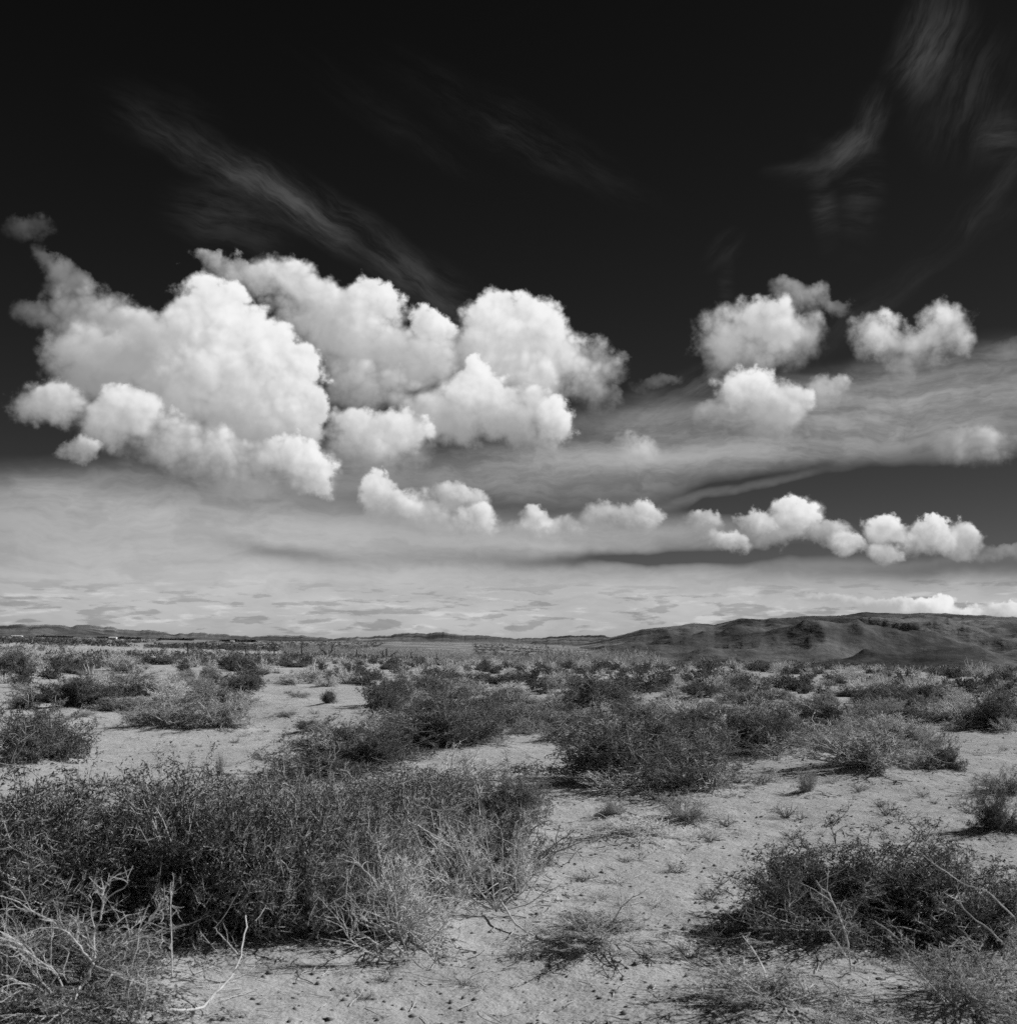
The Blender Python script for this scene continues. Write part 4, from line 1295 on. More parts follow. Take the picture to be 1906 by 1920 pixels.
    (-0.15, 22.59, 0.81, 0.34, 'A', 'dark bush round the central pair, front middle ground'),
    (1.9, 20.77, 0.47, 0.18, 'A', 'little flat dark bush behind the largest shrub, front middle ground'),
    (12.56, 48.56, 0.72, 0.35, 'B', 'pale dry tuft of brush behind the wide shrub, rear middle ground'),
    (-11.47, 36.88, 0.59, 0.32, 'B', 'little pale dry tuft of brush by the spreading shrub, central middle ground'),
    (-8.6, 54.22, 1.08, 0.49, 'G', 'wide thin grey bush left of the clearing, rear middle ground'),
    (-2.18, 28.61, 0.86, 0.45, 'C', 'grey wiry bush left of the central pair, central middle ground'),
    (6.81, 41.13, 0.64, 0.25, 'B', 'little flat pale dry tuft of brush right of the largest shrub, rear middle ground'),
    (14.58, 40.81, 0.87, 0.4, 'B', 'pale dry tuft of brush at right edge, central middle ground'),
    (5.19, 22.81, 0.78, 0.31, 'B', 'flat pale dry tuft of brush right of the largest shrub, front middle ground'),
    (-1.85, 23.77, 0.6, 0.27, 'A', 'little dark bush left of the central pair, front middle ground'),
    (1.67, 29.16, 0.56, 0.25, 'B', 'little pale dry tuft of brush behind the largest shrub, central middle ground'),
    (2.95, 19.87, 1.06, 0.43, 'A', 'wide dark bush right of the largest shrub, front middle ground'),
    (21.85, 58.42, 0.47, 0.17, 'B', 'little flat pale dry tuft of brush at right edge, rear middle ground'),
    (8.9, 29.43, 1.09, 0.53, 'A', 'wide dark bush behind the wide shrub, central middle ground'),
    (-3.31, 58.9, 0.92, 0.48, 'C', 'grey wiry bush left of the central pair, rear middle ground'),
    (1.94, 31.92, 0.94, 0.42, 'C', 'grey wiry bush behind the largest shrub, central middle ground'),
    (2.55, 30.63, 1.12, 0.34, 'B', 'wide flat pale dry tuft of brush behind the largest shrub, central middle ground'),
    (-0.17, 23.41, 1.1, 0.58, 'A', 'wide dark bush round the central pair, front middle ground'),
    (-7.13, 49.71, 0.57, 0.24, 'A', 'little dark bush left of the clearing, rear middle ground'),
    (-19.86, 56.95, 1.09, 0.49, 'A', 'wide dark bush at left edge, rear middle ground'),
    (2.07, 63.79, 1.11, 0.5, 'A', 'wide dark bush round the central pair, rear middle ground'),
    (8.37, 29.04, 0.81, 0.39, 'A', 'dark bush behind the wide shrub, central middle ground'),
    (-6.44, 27.5, 0.75, 0.41, 'A', 'dark bush by the spreading shrub, central middle ground'),
    (5.61, 38.24, 0.92, 0.32, 'A', 'flat dark bush right of the largest shrub, central middle ground'),
    (-7.19, 25.78, 0.56, 0.19, 'C', 'little flat grey wiry bush by the spreading shrub, central middle ground'),
    (-2.2, 21.18, 0.72, 0.35, 'B', 'pale dry tuft of brush left of the central pair, front middle ground'),
    (0.95, 26.0, 0.81, 0.4, 'B', 'pale dry tuft of brush round the central pair, central middle ground'),
    (8.32, 23.13, 0.74, 0.23, 'C', 'flat grey wiry bush at right edge, front middle ground'),
    (4.83, 19.63, 0.79, 0.25, 'A', 'flat dark bush behind the wide shrub, front middle ground'),
    (-8.15, 51.51, 1.05, 0.51, 'G', 'wide thin grey bush left of the clearing, rear middle ground'),
    (0.56, 28.2, 0.67, 0.26, 'B', 'flat pale dry tuft of brush round the central pair, central middle ground'),
    (3.15, 34.88, 0.63, 0.33, 'A', 'little dark bush behind the largest shrub, central middle ground'),
    (-6.77, 29.83, 0.54, 0.2, 'C', 'little flat grey wiry bush left of the clearing, central middle ground'),
    (4.25, 32.2, 0.75, 0.35, 'B', 'pale dry tuft of brush behind the largest shrub, central middle ground'),
    (-1.7, 19.18, 1.08, 0.55, 'G', 'wide thin grey bush left of the central pair, front middle ground'),
    (-8.56, 57.81, 0.62, 0.29, 'B', 'little pale dry tuft of brush left of the clearing, rear middle ground'),
    (3.05, 24.9, 0.51, 0.21, 'A', 'little dark bush behind the largest shrub, central middle ground'),
    (-1.97, 25.69, 0.99, 0.39, 'B', 'wide flat pale dry tuft of brush left of the central pair, central middle ground'),
    (-9.38, 42.63, 0.88, 0.45, 'B', 'pale dry tuft of brush left of the clearing, rear middle ground'),
    (-1.54, 23.55, 0.59, 0.28, 'C', 'little grey wiry bush left of the central pair, front middle ground'),
    (21.54, 70.01, 0.92, 0.47, 'C', 'grey wiry bush behind the wide shrub, rear middle ground'),
    (4.31, 36.64, 0.6, 0.25, 'C', 'little grey wiry bush behind the largest shrub, central middle ground'),
    (-9.01, 36.5, 1.06, 0.4, 'C', 'wide flat grey wiry bush by the spreading shrub, central middle ground'),
    (9.86, 40.28, 0.65, 0.32, 'G', 'thin grey bush behind the wide shrub, central middle ground'),
    (2.94, 18.06, 0.81, 0.33, 'B', 'pale dry tuft of brush right of the largest shrub, front middle ground'),
    (-9.33, 61.95, 0.77, 0.28, 'A', 'flat dark bush left of the clearing, rear middle ground'),
    (-0.03, 52.92, 0.56, 0.3, 'A', 'little dark bush round the central pair, rear middle ground'),
    (-1.98, 27.35, 0.64, 0.24, 'C', 'little flat grey wiry bush left of the central pair, central middle ground'),
    (-2.14, 33.17, 1.11, 0.56, 'A', 'wide dark bush left of the central pair, central middle ground'),
    (0.21, 66.09, 0.76, 0.23, 'G', 'flat thin grey bush round the central pair, rear middle ground'),
    (-1.14, 23.05, 0.61, 0.27, 'B', 'little pale dry tuft of brush left of the central pair, front middle ground'),
    (2.41, 18.57, 0.86, 0.37, 'C', 'grey wiry bush behind the largest shrub, front middle ground'),
    (-6.22, 28.03, 0.68, 0.23, 'C', 'flat grey wiry bush left of the clearing, central middle ground'),
    (9.73, 30.47, 0.5, 0.16, 'C', 'little flat grey wiry bush behind the wide shrub, central middle ground'),
    (-7.55, 31.9, 0.59, 0.27, 'B', 'little pale dry tuft of brush by the spreading shrub, central middle ground'),
    (-1.31, 24.08, 1.14, 0.62, 'A', 'wide dark bush left of the central pair, front middle ground'),
    (3.33, 18.42, 1.1, 0.47, 'C', 'wide grey wiry bush right of the largest shrub, front middle ground'),
    (47.45, 122.75, 0.73, 0.22, 'A', 'flat dark bush at right edge, rear middle ground'),
    (6.02, 18.09, 0.86, 0.43, 'G', 'thin grey bush at right edge, front middle ground'),
    (-10.24, 26.14, 0.78, 0.32, 'A', 'dark bush at left edge, central middle ground'),
    (-0.39, 20.85, 0.62, 0.22, 'B', 'little flat pale dry tuft of brush round the central pair, front middle ground'),
    (-1.3, 20.26, 0.65, 0.21, 'C', 'flat grey wiry bush left of the central pair, front middle ground'),
    (6.71, 67.4, 0.6, 0.19, 'B', 'little flat pale dry tuft of brush behind the largest shrub, rear middle ground'),
    (15.48, 58.37, 1.08, 0.33, 'G', 'wide flat thin grey bush behind the wide shrub, rear middle ground'),
    (6.12, 20.66, 1.01, 0.37, 'C', 'wide flat grey wiry bush behind the wide shrub, front middle ground'),
    (11.0, 58.67, 1.02, 0.32, 'B', 'wide flat pale dry tuft of brush right of the largest shrub, rear middle ground'),
    (-1.96, 45.0, 0.71, 0.35, 'C', 'grey wiry bush round the central pair, rear middle ground'),
    (7.67, 22.54, 0.84, 0.33, 'A', 'flat dark bush at right edge, front middle ground'),
    (4.02, 43.08, 0.6, 0.25, 'A', 'little dark bush behind the largest shrub, rear middle ground'),
    (3.68, 21.73, 0.51, 0.26, 'C', 'little grey wiry bush right of the largest shrub, front middle ground'),
    (0.71, 23.01, 0.8, 0.32, 'A', 'dark bush round the central pair, front middle ground'),
    (-11.98, 34.62, 0.73, 0.25, 'G', 'flat thin grey bush at left edge, central middle ground'),
    (9.83, 27.82, 1.05, 0.47, 'B', 'wide pale dry tuft of brush at right edge, central middle ground'),
    (2.47, 23.91, 1.06, 0.44, 'C', 'wide grey wiry bush behind the largest shrub, front middle ground'),
    (3.19, 22.99, 0.97, 0.51, 'B', 'wide pale dry tuft of brush right of the largest shrub, front middle ground'),
    (6.7, 31.87, 0.62, 0.24, 'A', 'little flat dark bush right of the largest shrub, central middle ground'),
    (-0.09, 36.96, 0.87, 0.3, 'B', 'flat pale dry tuft of brush round the central pair, central middle ground'),
    (5.78, 24.59, 0.59, 0.3, 'C', 'little grey wiry bush behind the wide shrub, central middle ground'),
    (11.59, 50.31, 0.75, 0.3, 'C', 'flat grey wiry bush behind the wide shrub, rear middle ground'),
    (-8.01, 31.37, 0.81, 0.26, 'A', 'flat dark bush by the spreading shrub, central middle ground'),
    (15.91, 44.88, 0.83, 0.35, 'B', 'pale dry tuft of brush at right edge, rear middle ground'),
    (-2.38, 45.84, 1.07, 0.58, 'A', 'wide dark bush left of the central pair, rear middle ground'),
    (3.92, 23.69, 0.46, 0.25, 'A', 'little dark bush right of the largest shrub, front middle ground'),
    (13.58, 42.49, 0.58, 0.24, 'A', 'little dark bush behind the wide shrub, central middle ground'),
    (7.19, 39.88, 0.7, 0.36, 'A', 'dark bush right of the largest shrub, central middle ground'),
    (5.56, 20.49, 1.04, 0.36, 'B', 'wide flat pale dry tuft of brush behind the wide shrub, front middle ground'),
    (3.2, 21.15, 0.93, 0.49, 'A', 'dark bush right of the largest shrub, front middle ground'),
    (12.55, 34.8, 0.6, 0.31, 'C', 'little grey wiry bush at right edge, central middle ground'),
    (5.75, 35.53, 0.52, 0.16, 'B', 'little flat pale dry tuft of brush right of the largest shrub, central middle ground'),
    (-10.17, 31.86, 1.09, 0.45, 'A', 'wide dark bush at left edge, central middle ground'),
    (1.17, 43.52, 0.47, 0.23, 'B', 'little pale dry tuft of brush round the central pair, rear middle ground'),
    (24.03, 82.06, 1.13, 0.48, 'B', 'wide pale dry tuft of brush behind the wide shrub, rear middle ground'),
    (4.3, 25.48, 0.73, 0.23, 'C', 'flat grey wiry bush right of the largest shrub, central middle ground'),
    (1.69, 41.92, 0.95, 0.44, 'B', 'pale dry tuft of brush round the central pair, rear middle ground'),
    (-0.48, 21.89, 1.05, 0.46, 'A', 'wide dark bush round the central pair, front middle ground'),
    (8.75, 55.55, 0.75, 0.32, 'B', 'pale dry tuft of brush right of the largest shrub, rear middle ground'),
    (9.7, 24.01, 0.55, 0.28, 'C', 'little grey wiry bush at right edge, front middle ground'),
    (0.97, 22.49, 0.79, 0.37, 'A', 'dark bush round the central pair, front middle ground'),
    (5.22, 67.7, 0.85, 0.29, 'A', 'flat dark bush behind the largest shrub, rear middle ground'),
    (-9.27, 45.36, 0.56, 0.3, 'A', 'little dark bush left of the clearing, rear middle ground'),
    (6.67, 23.63, 0.7, 0.32, 'C', 'grey wiry bush behind the wide shrub, front middle ground'),
    (3.02, 26.76, 0.46, 0.14, 'G', 'little flat thin grey bush behind the largest shrub, central middle ground'),
    (-13.63, 57.07, 0.72, 0.38, 'C', 'grey wiry bush by the spreading shrub, rear middle ground'),
    (6.47, 22.25, 0.75, 0.41, 'A', 'dark bush behind the wide shrub, front middle ground'),
    (-8.08, 29.43, 1.06, 0.56, 'B', 'wide pale dry tuft of brush by the spreading shrub, central middle ground'),
    (13.88, 47.81, 0.46, 0.19, 'C', 'little grey wiry bush behind the wide shrub, rear middle ground'),
    (10.37, 53.86, 0.77, 0.41, 'B', 'pale dry tuft of brush right of the largest shrub, rear middle ground'),
    (11.82, 54.87, 0.62, 0.31, 'A', 'little dark bush right of the largest shrub, rear middle ground'),
    (5.69, 22.06, 0.48, 0.18, 'A', 'little flat dark bush behind the wide shrub, front middle ground'),
    (9.69, 42.78, 0.54, 0.26, 'G', 'little thin grey bush right of the largest shrub, rear middle ground'),
    (6.36, 21.73, 0.85, 0.32, 'G', 'flat thin grey bush behind the wide shrub, front middle ground'),
    (-0.75, 26.9, 0.67, 0.28, 'A', 'dark bush round the central pair, central middle ground'),
    (9.8, 60.2, 0.46, 0.22, 'G', 'little thin grey bush right of the largest shrub, rear middle ground'),
    (9.55, 25.92, 0.86, 0.38, 'G', 'thin grey bush at right edge, central middle ground'),
    (2.34, 20.21, 0.75, 0.3, 'G', 'thin grey bush behind the largest shrub, front middle ground'),
    (5.69, 62.12, 0.7, 0.29, 'A', 'dark bush behind the largest shrub, rear middle ground'),
    (-14.9, 56.41, 0.73, 0.29, 'B', 'pale dry tuft of brush by the spreading shrub, rear middle ground'),
    (10.9, 30.51, 1.08, 0.47, 'B', 'wide pale dry tuft of brush at right edge, central middle ground'),
    (2.72, 21.24, 0.57, 0.3, 'C', 'little grey wiry bush behind the largest shrub, front middle ground'),
    (-10.3, 41.57, 1.13, 0.55, 'G', 'wide thin grey bush by the spreading shrub, rear middle ground'),
    (7.1, 47.32, 0.71, 0.29, 'B', 'pale dry tuft of brush right of the largest shrub, rear middle ground'),
    (26.66, 77.26, 0.96, 0.45, 'A', 'wide dark bush at right edge, rear middle ground'),
    (2.08, 24.88, 1.08, 0.33, 'A', 'wide flat dark bush behind the largest shrub, central middle ground'),
    (19.95, 52.27, 0.97, 0.3, 'A', 'wide flat dark bush at right edge, rear middle ground'),
    (2.3, 47.38, 1.13, 0.52, 'B', 'wide pale dry tuft of brush behind the largest shrub, rear middle ground'),
    (-6.28, 29.27, 0.52, 0.17, 'A', 'little flat dark bush left of the clearing, central middle ground'),
    (-7.34, 33.56, 0.82, 0.41, 'G', 'thin grey bush left of the clearing, central middle ground'),
    (-11.07, 43.74, 0.58, 0.27, 'A', 'little dark bush by the spreading shrub, rear middle ground'),
    (-2.49, 25.6, 0.91, 0.48, 'A', 'dark bush left of the central pair, central middle ground'),
    (11.67, 39.27, 0.8, 0.36, 'G', 'thin grey bush behind the wide shrub, central middle ground'),
    (28.31, 77.79, 1.0, 0.3, 'C', 'wide flat grey wiry bush at right edge, rear middle ground'),
    (5.14, 21.56, 0.49, 0.16, 'A', 'little flat dark bush behind the wide shrub, front middle ground'),
    (11.67, 31.6, 0.49, 0.21, 'B', 'little pale dry tuft of brush at right edge, central middle ground'),
    (19.61, 58.72, 0.71, 0.23, 'C', 'flat grey wiry bush at right edge, rear middle ground'),
    (-2.41, 31.08, 0.61, 0.29, 'B', 'little pale dry tuft of brush left of the central pair, central middle ground'),
    (5.97, 26.03, 0.82, 0.39, 'B', 'pale dry tuft of brush behind the wide shrub, central middle ground'),
    (-7.77, 26.43, 0.93, 0.38, 'C', 'grey wiry bush by the spreading shrub, central middle ground'),
    (6.16, 23.56, 1.06, 0.39, 'A', 'wide flat dark bush behind the wide shrub, front middle ground'),
    (9.1, 22.84, 0.45, 0.18, 'B', 'little flat pale dry tuft of brush at right edge, front middle ground'),
    (38.63, 102.67, 0.9, 0.3, 'G', 'flat thin grey bush at right edge, rear middle ground'),
    (4.78, 38.54, 0.73, 0.26, 'A', 'flat dark bush behind the largest shrub, central middle ground'),
    (6.6, 23.99, 0.53, 0.18, 'B', 'little flat pale dry tuft of brush behind the wide shrub, front middle ground'),
    (-4.48, 54.98, 0.64, 0.3, 'A', 'little dark bush left of the central pair, rear middle ground'),
    (3.06, 45.33, 0.49, 0.24, 'B', 'little pale dry tuft of brush behind the largest shrub, rear middle ground'),
    (1.73, 22.18, 0.65, 0.34, 'G', 'little thin grey bush behind the largest shrub, front middle ground'),
    (9.07, 26.61, 0.89, 0.4, 'C', 'grey wiry bush at right edge, central middle ground'),
    (8.38, 28.17, 0.54, 0.25, 'A', 'little dark bush behind the wide shrub, central middle ground'),
    (6.09, 22.02, 0.65, 0.35, 'G', 'little thin grey bush behind the wide shrub, front middle ground'),
    (1.23, 27.44, 0.79, 0.42, 'C', 'grey wiry bush round the central pair, central middle ground'),
    (9.48, 50.22, 0.93, 0.5, 'G', 'thin grey bush right of the largest shrub, rear middle ground'),
    (-3.13, 65.23, 0.73, 0.34, 'B', 'pale dry tuft of brush left of the central pair, rear middle ground'),
    (-12.4, 58.92, 1.0, 0.37, 'A', 'wide flat dark bush left of the clearing, rear middle ground'),
    (10.28, 43.25, 0.7, 0.32, 'A', 'dark bush behind the wide shrub, rear middle ground'),
    (9.39, 24.33, 0.75, 0.27, 'B', 'flat pale dry tuft of brush at right edge, front middle ground'),
    (1.72, 22.96, 0.56, 0.26, 'B', 'little pale dry tuft of brush behind the largest shrub, front middle ground'),
    (9.72, 32.08, 0.82, 0.34, 'G', 'thin grey bush behind the wide shrub, central middle ground'),
    (-0.96, 37.58, 0.86, 0.39, 'B', 'pale dry tuft of brush round the central pair, central middle ground'),
    (1.79, 54.83, 0.64, 0.24, 'A', 'little flat dark bush round the central pair, rear middle ground'),
    (1.9, 43.48, 0.84, 0.39, 'A', 'dark bush round the central pair, rear middle ground'),
    (0.13, 28.05, 0.92, 0.42, 'C', 'grey wiry bush round the central pair, central middle ground'),
    (-10.88, 28.45, 1.01, 0.48, 'C', 'wide grey wiry bush at left edge, central middle ground'),
    (-7.42, 30.86, 1.15, 0.53, 'C', 'wide grey wiry bush by the spreading shrub, central middle ground'),
    (-1.52, 21.86, 0.64, 0.29, 'A', 'little dark bush left of the central pair, front middle ground'),
    (3.27, 22.25, 1.1, 0.58, 'B', 'wide pale dry tuft of brush right of the largest shrub, front middle ground'),
    (-19.01, 55.76, 0.77, 0.36, 'C', 'grey wiry bush at left edge, rear middle ground'),
    (5.54, 30.07, 0.53, 0.26, 'B', 'little pale dry tuft of brush right of the largest shrub, central middle ground'),
    (3.48, 26.13, 1.03, 0.33, 'A', 'wide flat dark bush behind the largest shrub, central middle ground'),
    (9.03, 33.24, 0.68, 0.24, 'A', 'flat dark bush behind the wide shrub, central middle ground'),
    (5.45, 29.26, 0.88, 0.43, 'A', 'dark bush right of the largest shrub, central middle ground'),
    (-7.35, 52.15, 0.51, 0.18, 'A', 'little flat dark bush left of the clearing, rear middle ground'),
    (9.48, 23.32, 0.7, 0.36, 'A', 'dark bush at right edge, front middle ground'),
    (4.07, 18.53, 0.61, 0.22, 'B', 'little flat pale dry tuft of brush right of the largest shrub, front middle ground'),
]
for _i, (_x, _y, _w, _h, _k, _l) in enumerate(FILL):
    place_shrub(_x, _y, _w, _h, _k, _l, _i)["group"] = _l


def scatter_mass(name, label, mat, pts, size, n_leaf, leaf, seed, tall=0.5, upright=0.2):
    """many far clumps as one mass: each clump is a small dome of loose leaf-sized faces"""
    global rng
    rng = np.random.default_rng(seed)
    k = len(pts)
    idx = np.repeat(np.arange(k), n_leaf)
    d = crown_dirs(k * n_leaf, 2, 88) * rng.uniform(0.35, 1.0, (k * n_leaf, 1)) ** 0.6
    s = size[idx][:, None]
    p = pts[idx] + d * s * np.array([0.5, 0.5, tall])
    v, f = ribbons(p, rng.normal(0, 0.7, (k * n_leaf, 3)) + np.array([0, 0, upright]), leaf[0] * s[:, 0] * rng.uniform(0.6, 1.3, k * n_leaf), leaf[1] * s[:, 0])
    me = mesh_from(name, v, f, [M[mat]])
    o = add(name, me)
    tag(o, label, None, None, 'stuff')
    return o


def spread(n, b0, b1, d0, d1, seed, clump=0.0, power=0.0):
    r = np.random.default_rng(seed)
    b = np.radians(r.uniform(b0, b1, n * 3)); d = np.exp(r.uniform(math.log(d0), math.log(d1), n * 3))
    x, y = d * np.sin(b), d * np.cos(b)
    if clump:
        keep = fbm(x / (d * 0.05 + 6), y / (d * 0.16 + 6), 3, 0.5, seed) > clump
        x, y = x[keep], y[keep]
    x, y = x[:n], y[:n]
    return np.stack([x, y, surface_z(x, y)], 1)


p = spread(2000, -24, 25, 120, 420, 11, 0.48)
scatter_mass('scrub', 'dark scrub melting together across the far plain', 'scrub', p, np.random.default_rng(1).uniform(0.8, 1.7, len(p)), 26, (0.16, 0.05), 12)
p = spread(2000, -24, 25, 110, 420, 21, 0.40)
scatter_mass('scrub', 'pale dry scrub melting together across the far plain', 'scrub_pale', p, np.random.default_rng(2).uniform(0.7, 1.4, len(p)), 24, (0.2, 0.025), 22, 0.45, 0.5)
p = np.vstack([spread(170, -42, -26.5, 8, 130, 61, 0.40), spread(170, 26.5, 42, 8, 130, 62, 0.40)])
scatter_mass('scrub', 'low scrub going on over the sand to both sides', 'scrub', p, np.random.default_rng(9).uniform(0.6, 1.5, len(p)), 60, (0.07, 0.012), 63)
p = spread(3400, -24, 7, 420, 3600, 31, 0.44)
scatter_mass('scrub', 'dark flecks of scrub on the distant plain', 'scrub', p, np.random.default_rng(3).uniform(1.6, 4.2, len(p)), 16, (0.3, 0.09), 32, 0.3)
p = spread(2600, -10.3, 3.6, 262, 820, 51, 0.0)
p = np.vstack([p, spread(900, 1.5, 6.5, 150, 300, 52, 0.0)])
scatter_mass('brush', 'soft grey leafless brush behind the fence', 'thicket', p, np.random.default_rng(4).uniform(2.0, 4.2, len(p)), 21, (0.22, 0.014), 53, 0.55, 0.6)

# ----------------------------------------------------------------------------
# fence, bare trees, barns, windbreaks
# ----------------------------------------------------------------------------
POSTS = [
    (-50.6, 195.0),
    (-47.8, 204.0),
    (-45.3, 213.0),
    (-42.1, 222.0),
    (-38.6, 231.0),
    (-34.8, 240.0),
    (-30.5, 249.0),
    (-26.2, 258.0),
    (-21.0, 267.0),
    (-16.0, 276.0),
    (-10.9, 285.0),
    (-5.6, 294.0),
    (-0.1, 303.0),
    (5.8, 312.0),
]


def post_mesh():
    """a rough wooden post, tapered, with a slanted weathered top"""
    n = 8
    v, f = [], []
    for i, (z, rr, sx) in enumerate(((-0.3, 0.10, 0), (0.0, 0.105, 0), (0.5, 0.095, 0.01), (1.0, 0.088, -0.01), (1.42, 0.08, 0.015))):
        for j in range(n):
            a = j * 2 * math.pi / n
            q = rr * (1 + 0.12 * math.sin(j * 2.7 + i))
            v.append((q * math.cos(a) + sx, q * math.sin(a), z + (0.05 * math.cos(a) if i == 4 else 0)))
    for i in range(4):
        for j in range(n):
            f.append((i * n + j, i * n + (j + 1) % n, (i + 1) * n + (j + 1) % n, (i + 1) * n + j))
    me = bpy.data.meshes.new('post'); me.from_pydata(v, [], f + [tuple(range(4 * n, 5 * n))])
    me.materials.append(M['post'])
    return me


def build_fence():
    x0, y0 = POSTS[0]
    root = add('wire_fence', None, None, (x0, y0, float(surface_z(x0, y0))))
    tag(root, 'line of dark wooden posts and wire crossing the far plain', 'fence')
    me = post_mesh()
    tops = []
    r = random.Random(5)
    for (x, y) in POSTS:
        z = float(surface_z(x, y))
        o = add('post', me, root, (x - x0, y - y0, z - root.location.z), (r.uniform(-.05, .05), r.uniform(-.06, .06), r.uniform(0, 6)), (1.3, 1.3, r.uniform(0.98, 1.25)))
        tops.append((x - x0, y - y0, z - root.location.z))
    for h in (0.45, 0.85, 1.25):
        pts = np.array([[(a[0], a[1] - 0.11, a[2] + h) for a in tops]])
        v, f = tubes(pts, 0.006, 0.006, 3)
        add('wire', mesh_from('wire', v, f, [M['wire']]), root)


build_fence()


def bare_tree(x, y, h, seed, label):
    global rng
    rng = np.random.default_rng(seed)
    root = add('bare_tree', None, None, (x, y, float(surface_z(x, y)) - 0.1))
    tag(root, label, 'tree', 'bare trees at the fence')
    k = 4
    tr = grow(np.zeros((k, 3)), np.stack([np.cos(np.arange(k) * 1.7 + seed) * 0.75, np.sin(np.arange(k) * 1.7 + seed) * 0.5, np.full(k, 0.9)], 1), np.full(k, h) * rng.uniform(0.7, 1.0, k), 6, 0.12, 0.05)
    v, f = tubes(tr, h * 0.055, h * 0.018, 5)
    add('trunk', mesh_from('trunk', v, f, [M['post']], smooth=True), root)
    n = 60
    p, d = along(tr, rng.integers(0, k, n), rng.uniform(0.4, 1, n))
    br = grow(p, d + rng.normal(0, 0.6, (n, 3)), rng.uniform(0.2, 0.45, n) * h, 5, 0.2, 0.05)
    v, f = tubes(br, h * 0.012, h * 0.003, 3)
    add('crown', mesh_from('crown', v, f, [M['bark_dark']]), root)


for _x, _y, _h, _s, _l in [
    (-26.3, 268, 3.2, 3, 'dark forked bare tree rising from the brush behind the middle fence posts'),
    (-38.1, 262, 3.0, 4, 'squat dark bare tree beside a fence post on the left half'),
    (-56.1, 330, 3.4, 5, 'slender bare tree behind the fence, farthest left of the three'),
]:
    bare_tree(_x, _y, _h, _s, _l)


def barn(x, y, w, d, h, label):
    """long low farm shed: walls with a gable, door and windows, pitched roof with eaves"""
    z = float(surface_z(x, y))
    root = add('barn', None, None, (x, y, z))
    tag(root, label, 'barn', 'white barns on the far plain')
    hw, hd, rh = w / 2, d / 2, h * 1.45
    v = [(-hw, -hd, -1), (hw, -hd, -1), (hw, hd, -1), (-hw, hd, -1), (-hw, -hd, h), (hw, -hd, h), (hw, hd, h), (-hw, hd, h), (-hw, 0, rh), (hw, 0, rh)]
    f = [(0, 1, 5, 4), (2, 3, 7, 6), (1, 2, 6, 9, 5), (3, 0, 4, 8, 7)]
    me = bpy.data.meshes.new('wall'); me.from_pydata(v, [], f); me.materials.append(M['white'])
    add('wall', me, root)
    e, q = 0.6, 0.25
    ov = lambda s: [(-hw - e, s * (hd + e), h - e * 0.45 + q), (hw + e, s * (hd + e), h - e * 0.45 + q), (hw + e, 0, rh + q), (-hw - e, 0, rh + q)]
    v = ov(-1) + ov(1) + [(a, b, c - 0.2) for a, b, c in ov(-1)] + [(a, b, c - 0.2) for a, b, c in ov(1)]
    f = [(0, 1, 2, 3), (5, 4, 7, 6), (9, 8, 11, 10), (12, 13, 14, 15), (0, 8, 9, 1), (4, 5, 13, 12), (1, 9, 10, 2), (0, 3, 11, 8), (5, 6, 14, 13), (4, 12, 15, 7)]
    me = bpy.data.meshes.new('roof'); me.from_pydata(v, [], f); me.materials.append(M['roof'])
    add('roof', me, root)
    for nm, cx, ww, z0, z1 in (('door', -w * 0.2, w * 0.1, 0, h * 0.8), ('window', w * 0.1, w * 0.06, h * 0.4, h * 0.75), ('window', w * 0.3, w * 0.06, h * 0.4, h * 0.75)):
        me = bpy.data.meshes.new(nm)
        me.from_pydata([(cx - ww, -hd - 0.1, z0), (cx + ww, -hd - 0.1, z0), (cx + ww, -hd - 0.1, z1), (cx - ww, -hd - 0.1, z1), (cx - ww, -hd, z0), (cx + ww, -hd, z0), (cx + ww, -hd, z1), (cx - ww, -hd, z1)], [],
                       [(0, 1, 2, 3), (0, 4, 5, 1), (1, 5, 6, 2), (2, 6, 7, 3), (3, 7, 4, 0)])
        me.materials.append(M['bark_dark'])
        add(nm, me, root)


for _a in [
    (-836.4, 2100, 17, 8, 1.5, 'white barn at the far left end of the plain'),
    (-608.8, 1900, 11, 7, 2.0, 'white barn right of the dark rows of trees'),
    (-335.4, 1500, 4, 3, 1.3, 'tiny white barn farthest to the right on the plain'),
]:
    barn(*_a)

_wb = []
for (xa, ya, xb, yb, n) in [
    (-821.0, 2150, -760.5, 2150, 26),
    (-714.0, 2150, -642.4, 2150, 28),
    (-538.2, 1900, -485.6, 1900, 22),
    (-395.5, 1700, -349.2, 1700, 20),
]:
    t_ = np.linspace(0, 1, n) + np.random.default_rng(n).normal(0, 0.01, n)
    xx, yy = xa + (xb - xa) * t_, ya + (yb - ya) * t_
    _wb.append(np.stack([xx, yy, surface_z(xx, yy)], 1))
p = np.vstack(_wb)
scatter_mass('windbreak', 'dark rows of trees far off on the left plain', 'windbreak', p, np.random.default_rng(8).uniform(4.5, 7, len(p)), 40, (0.3, 0.12), 81, 0.55)

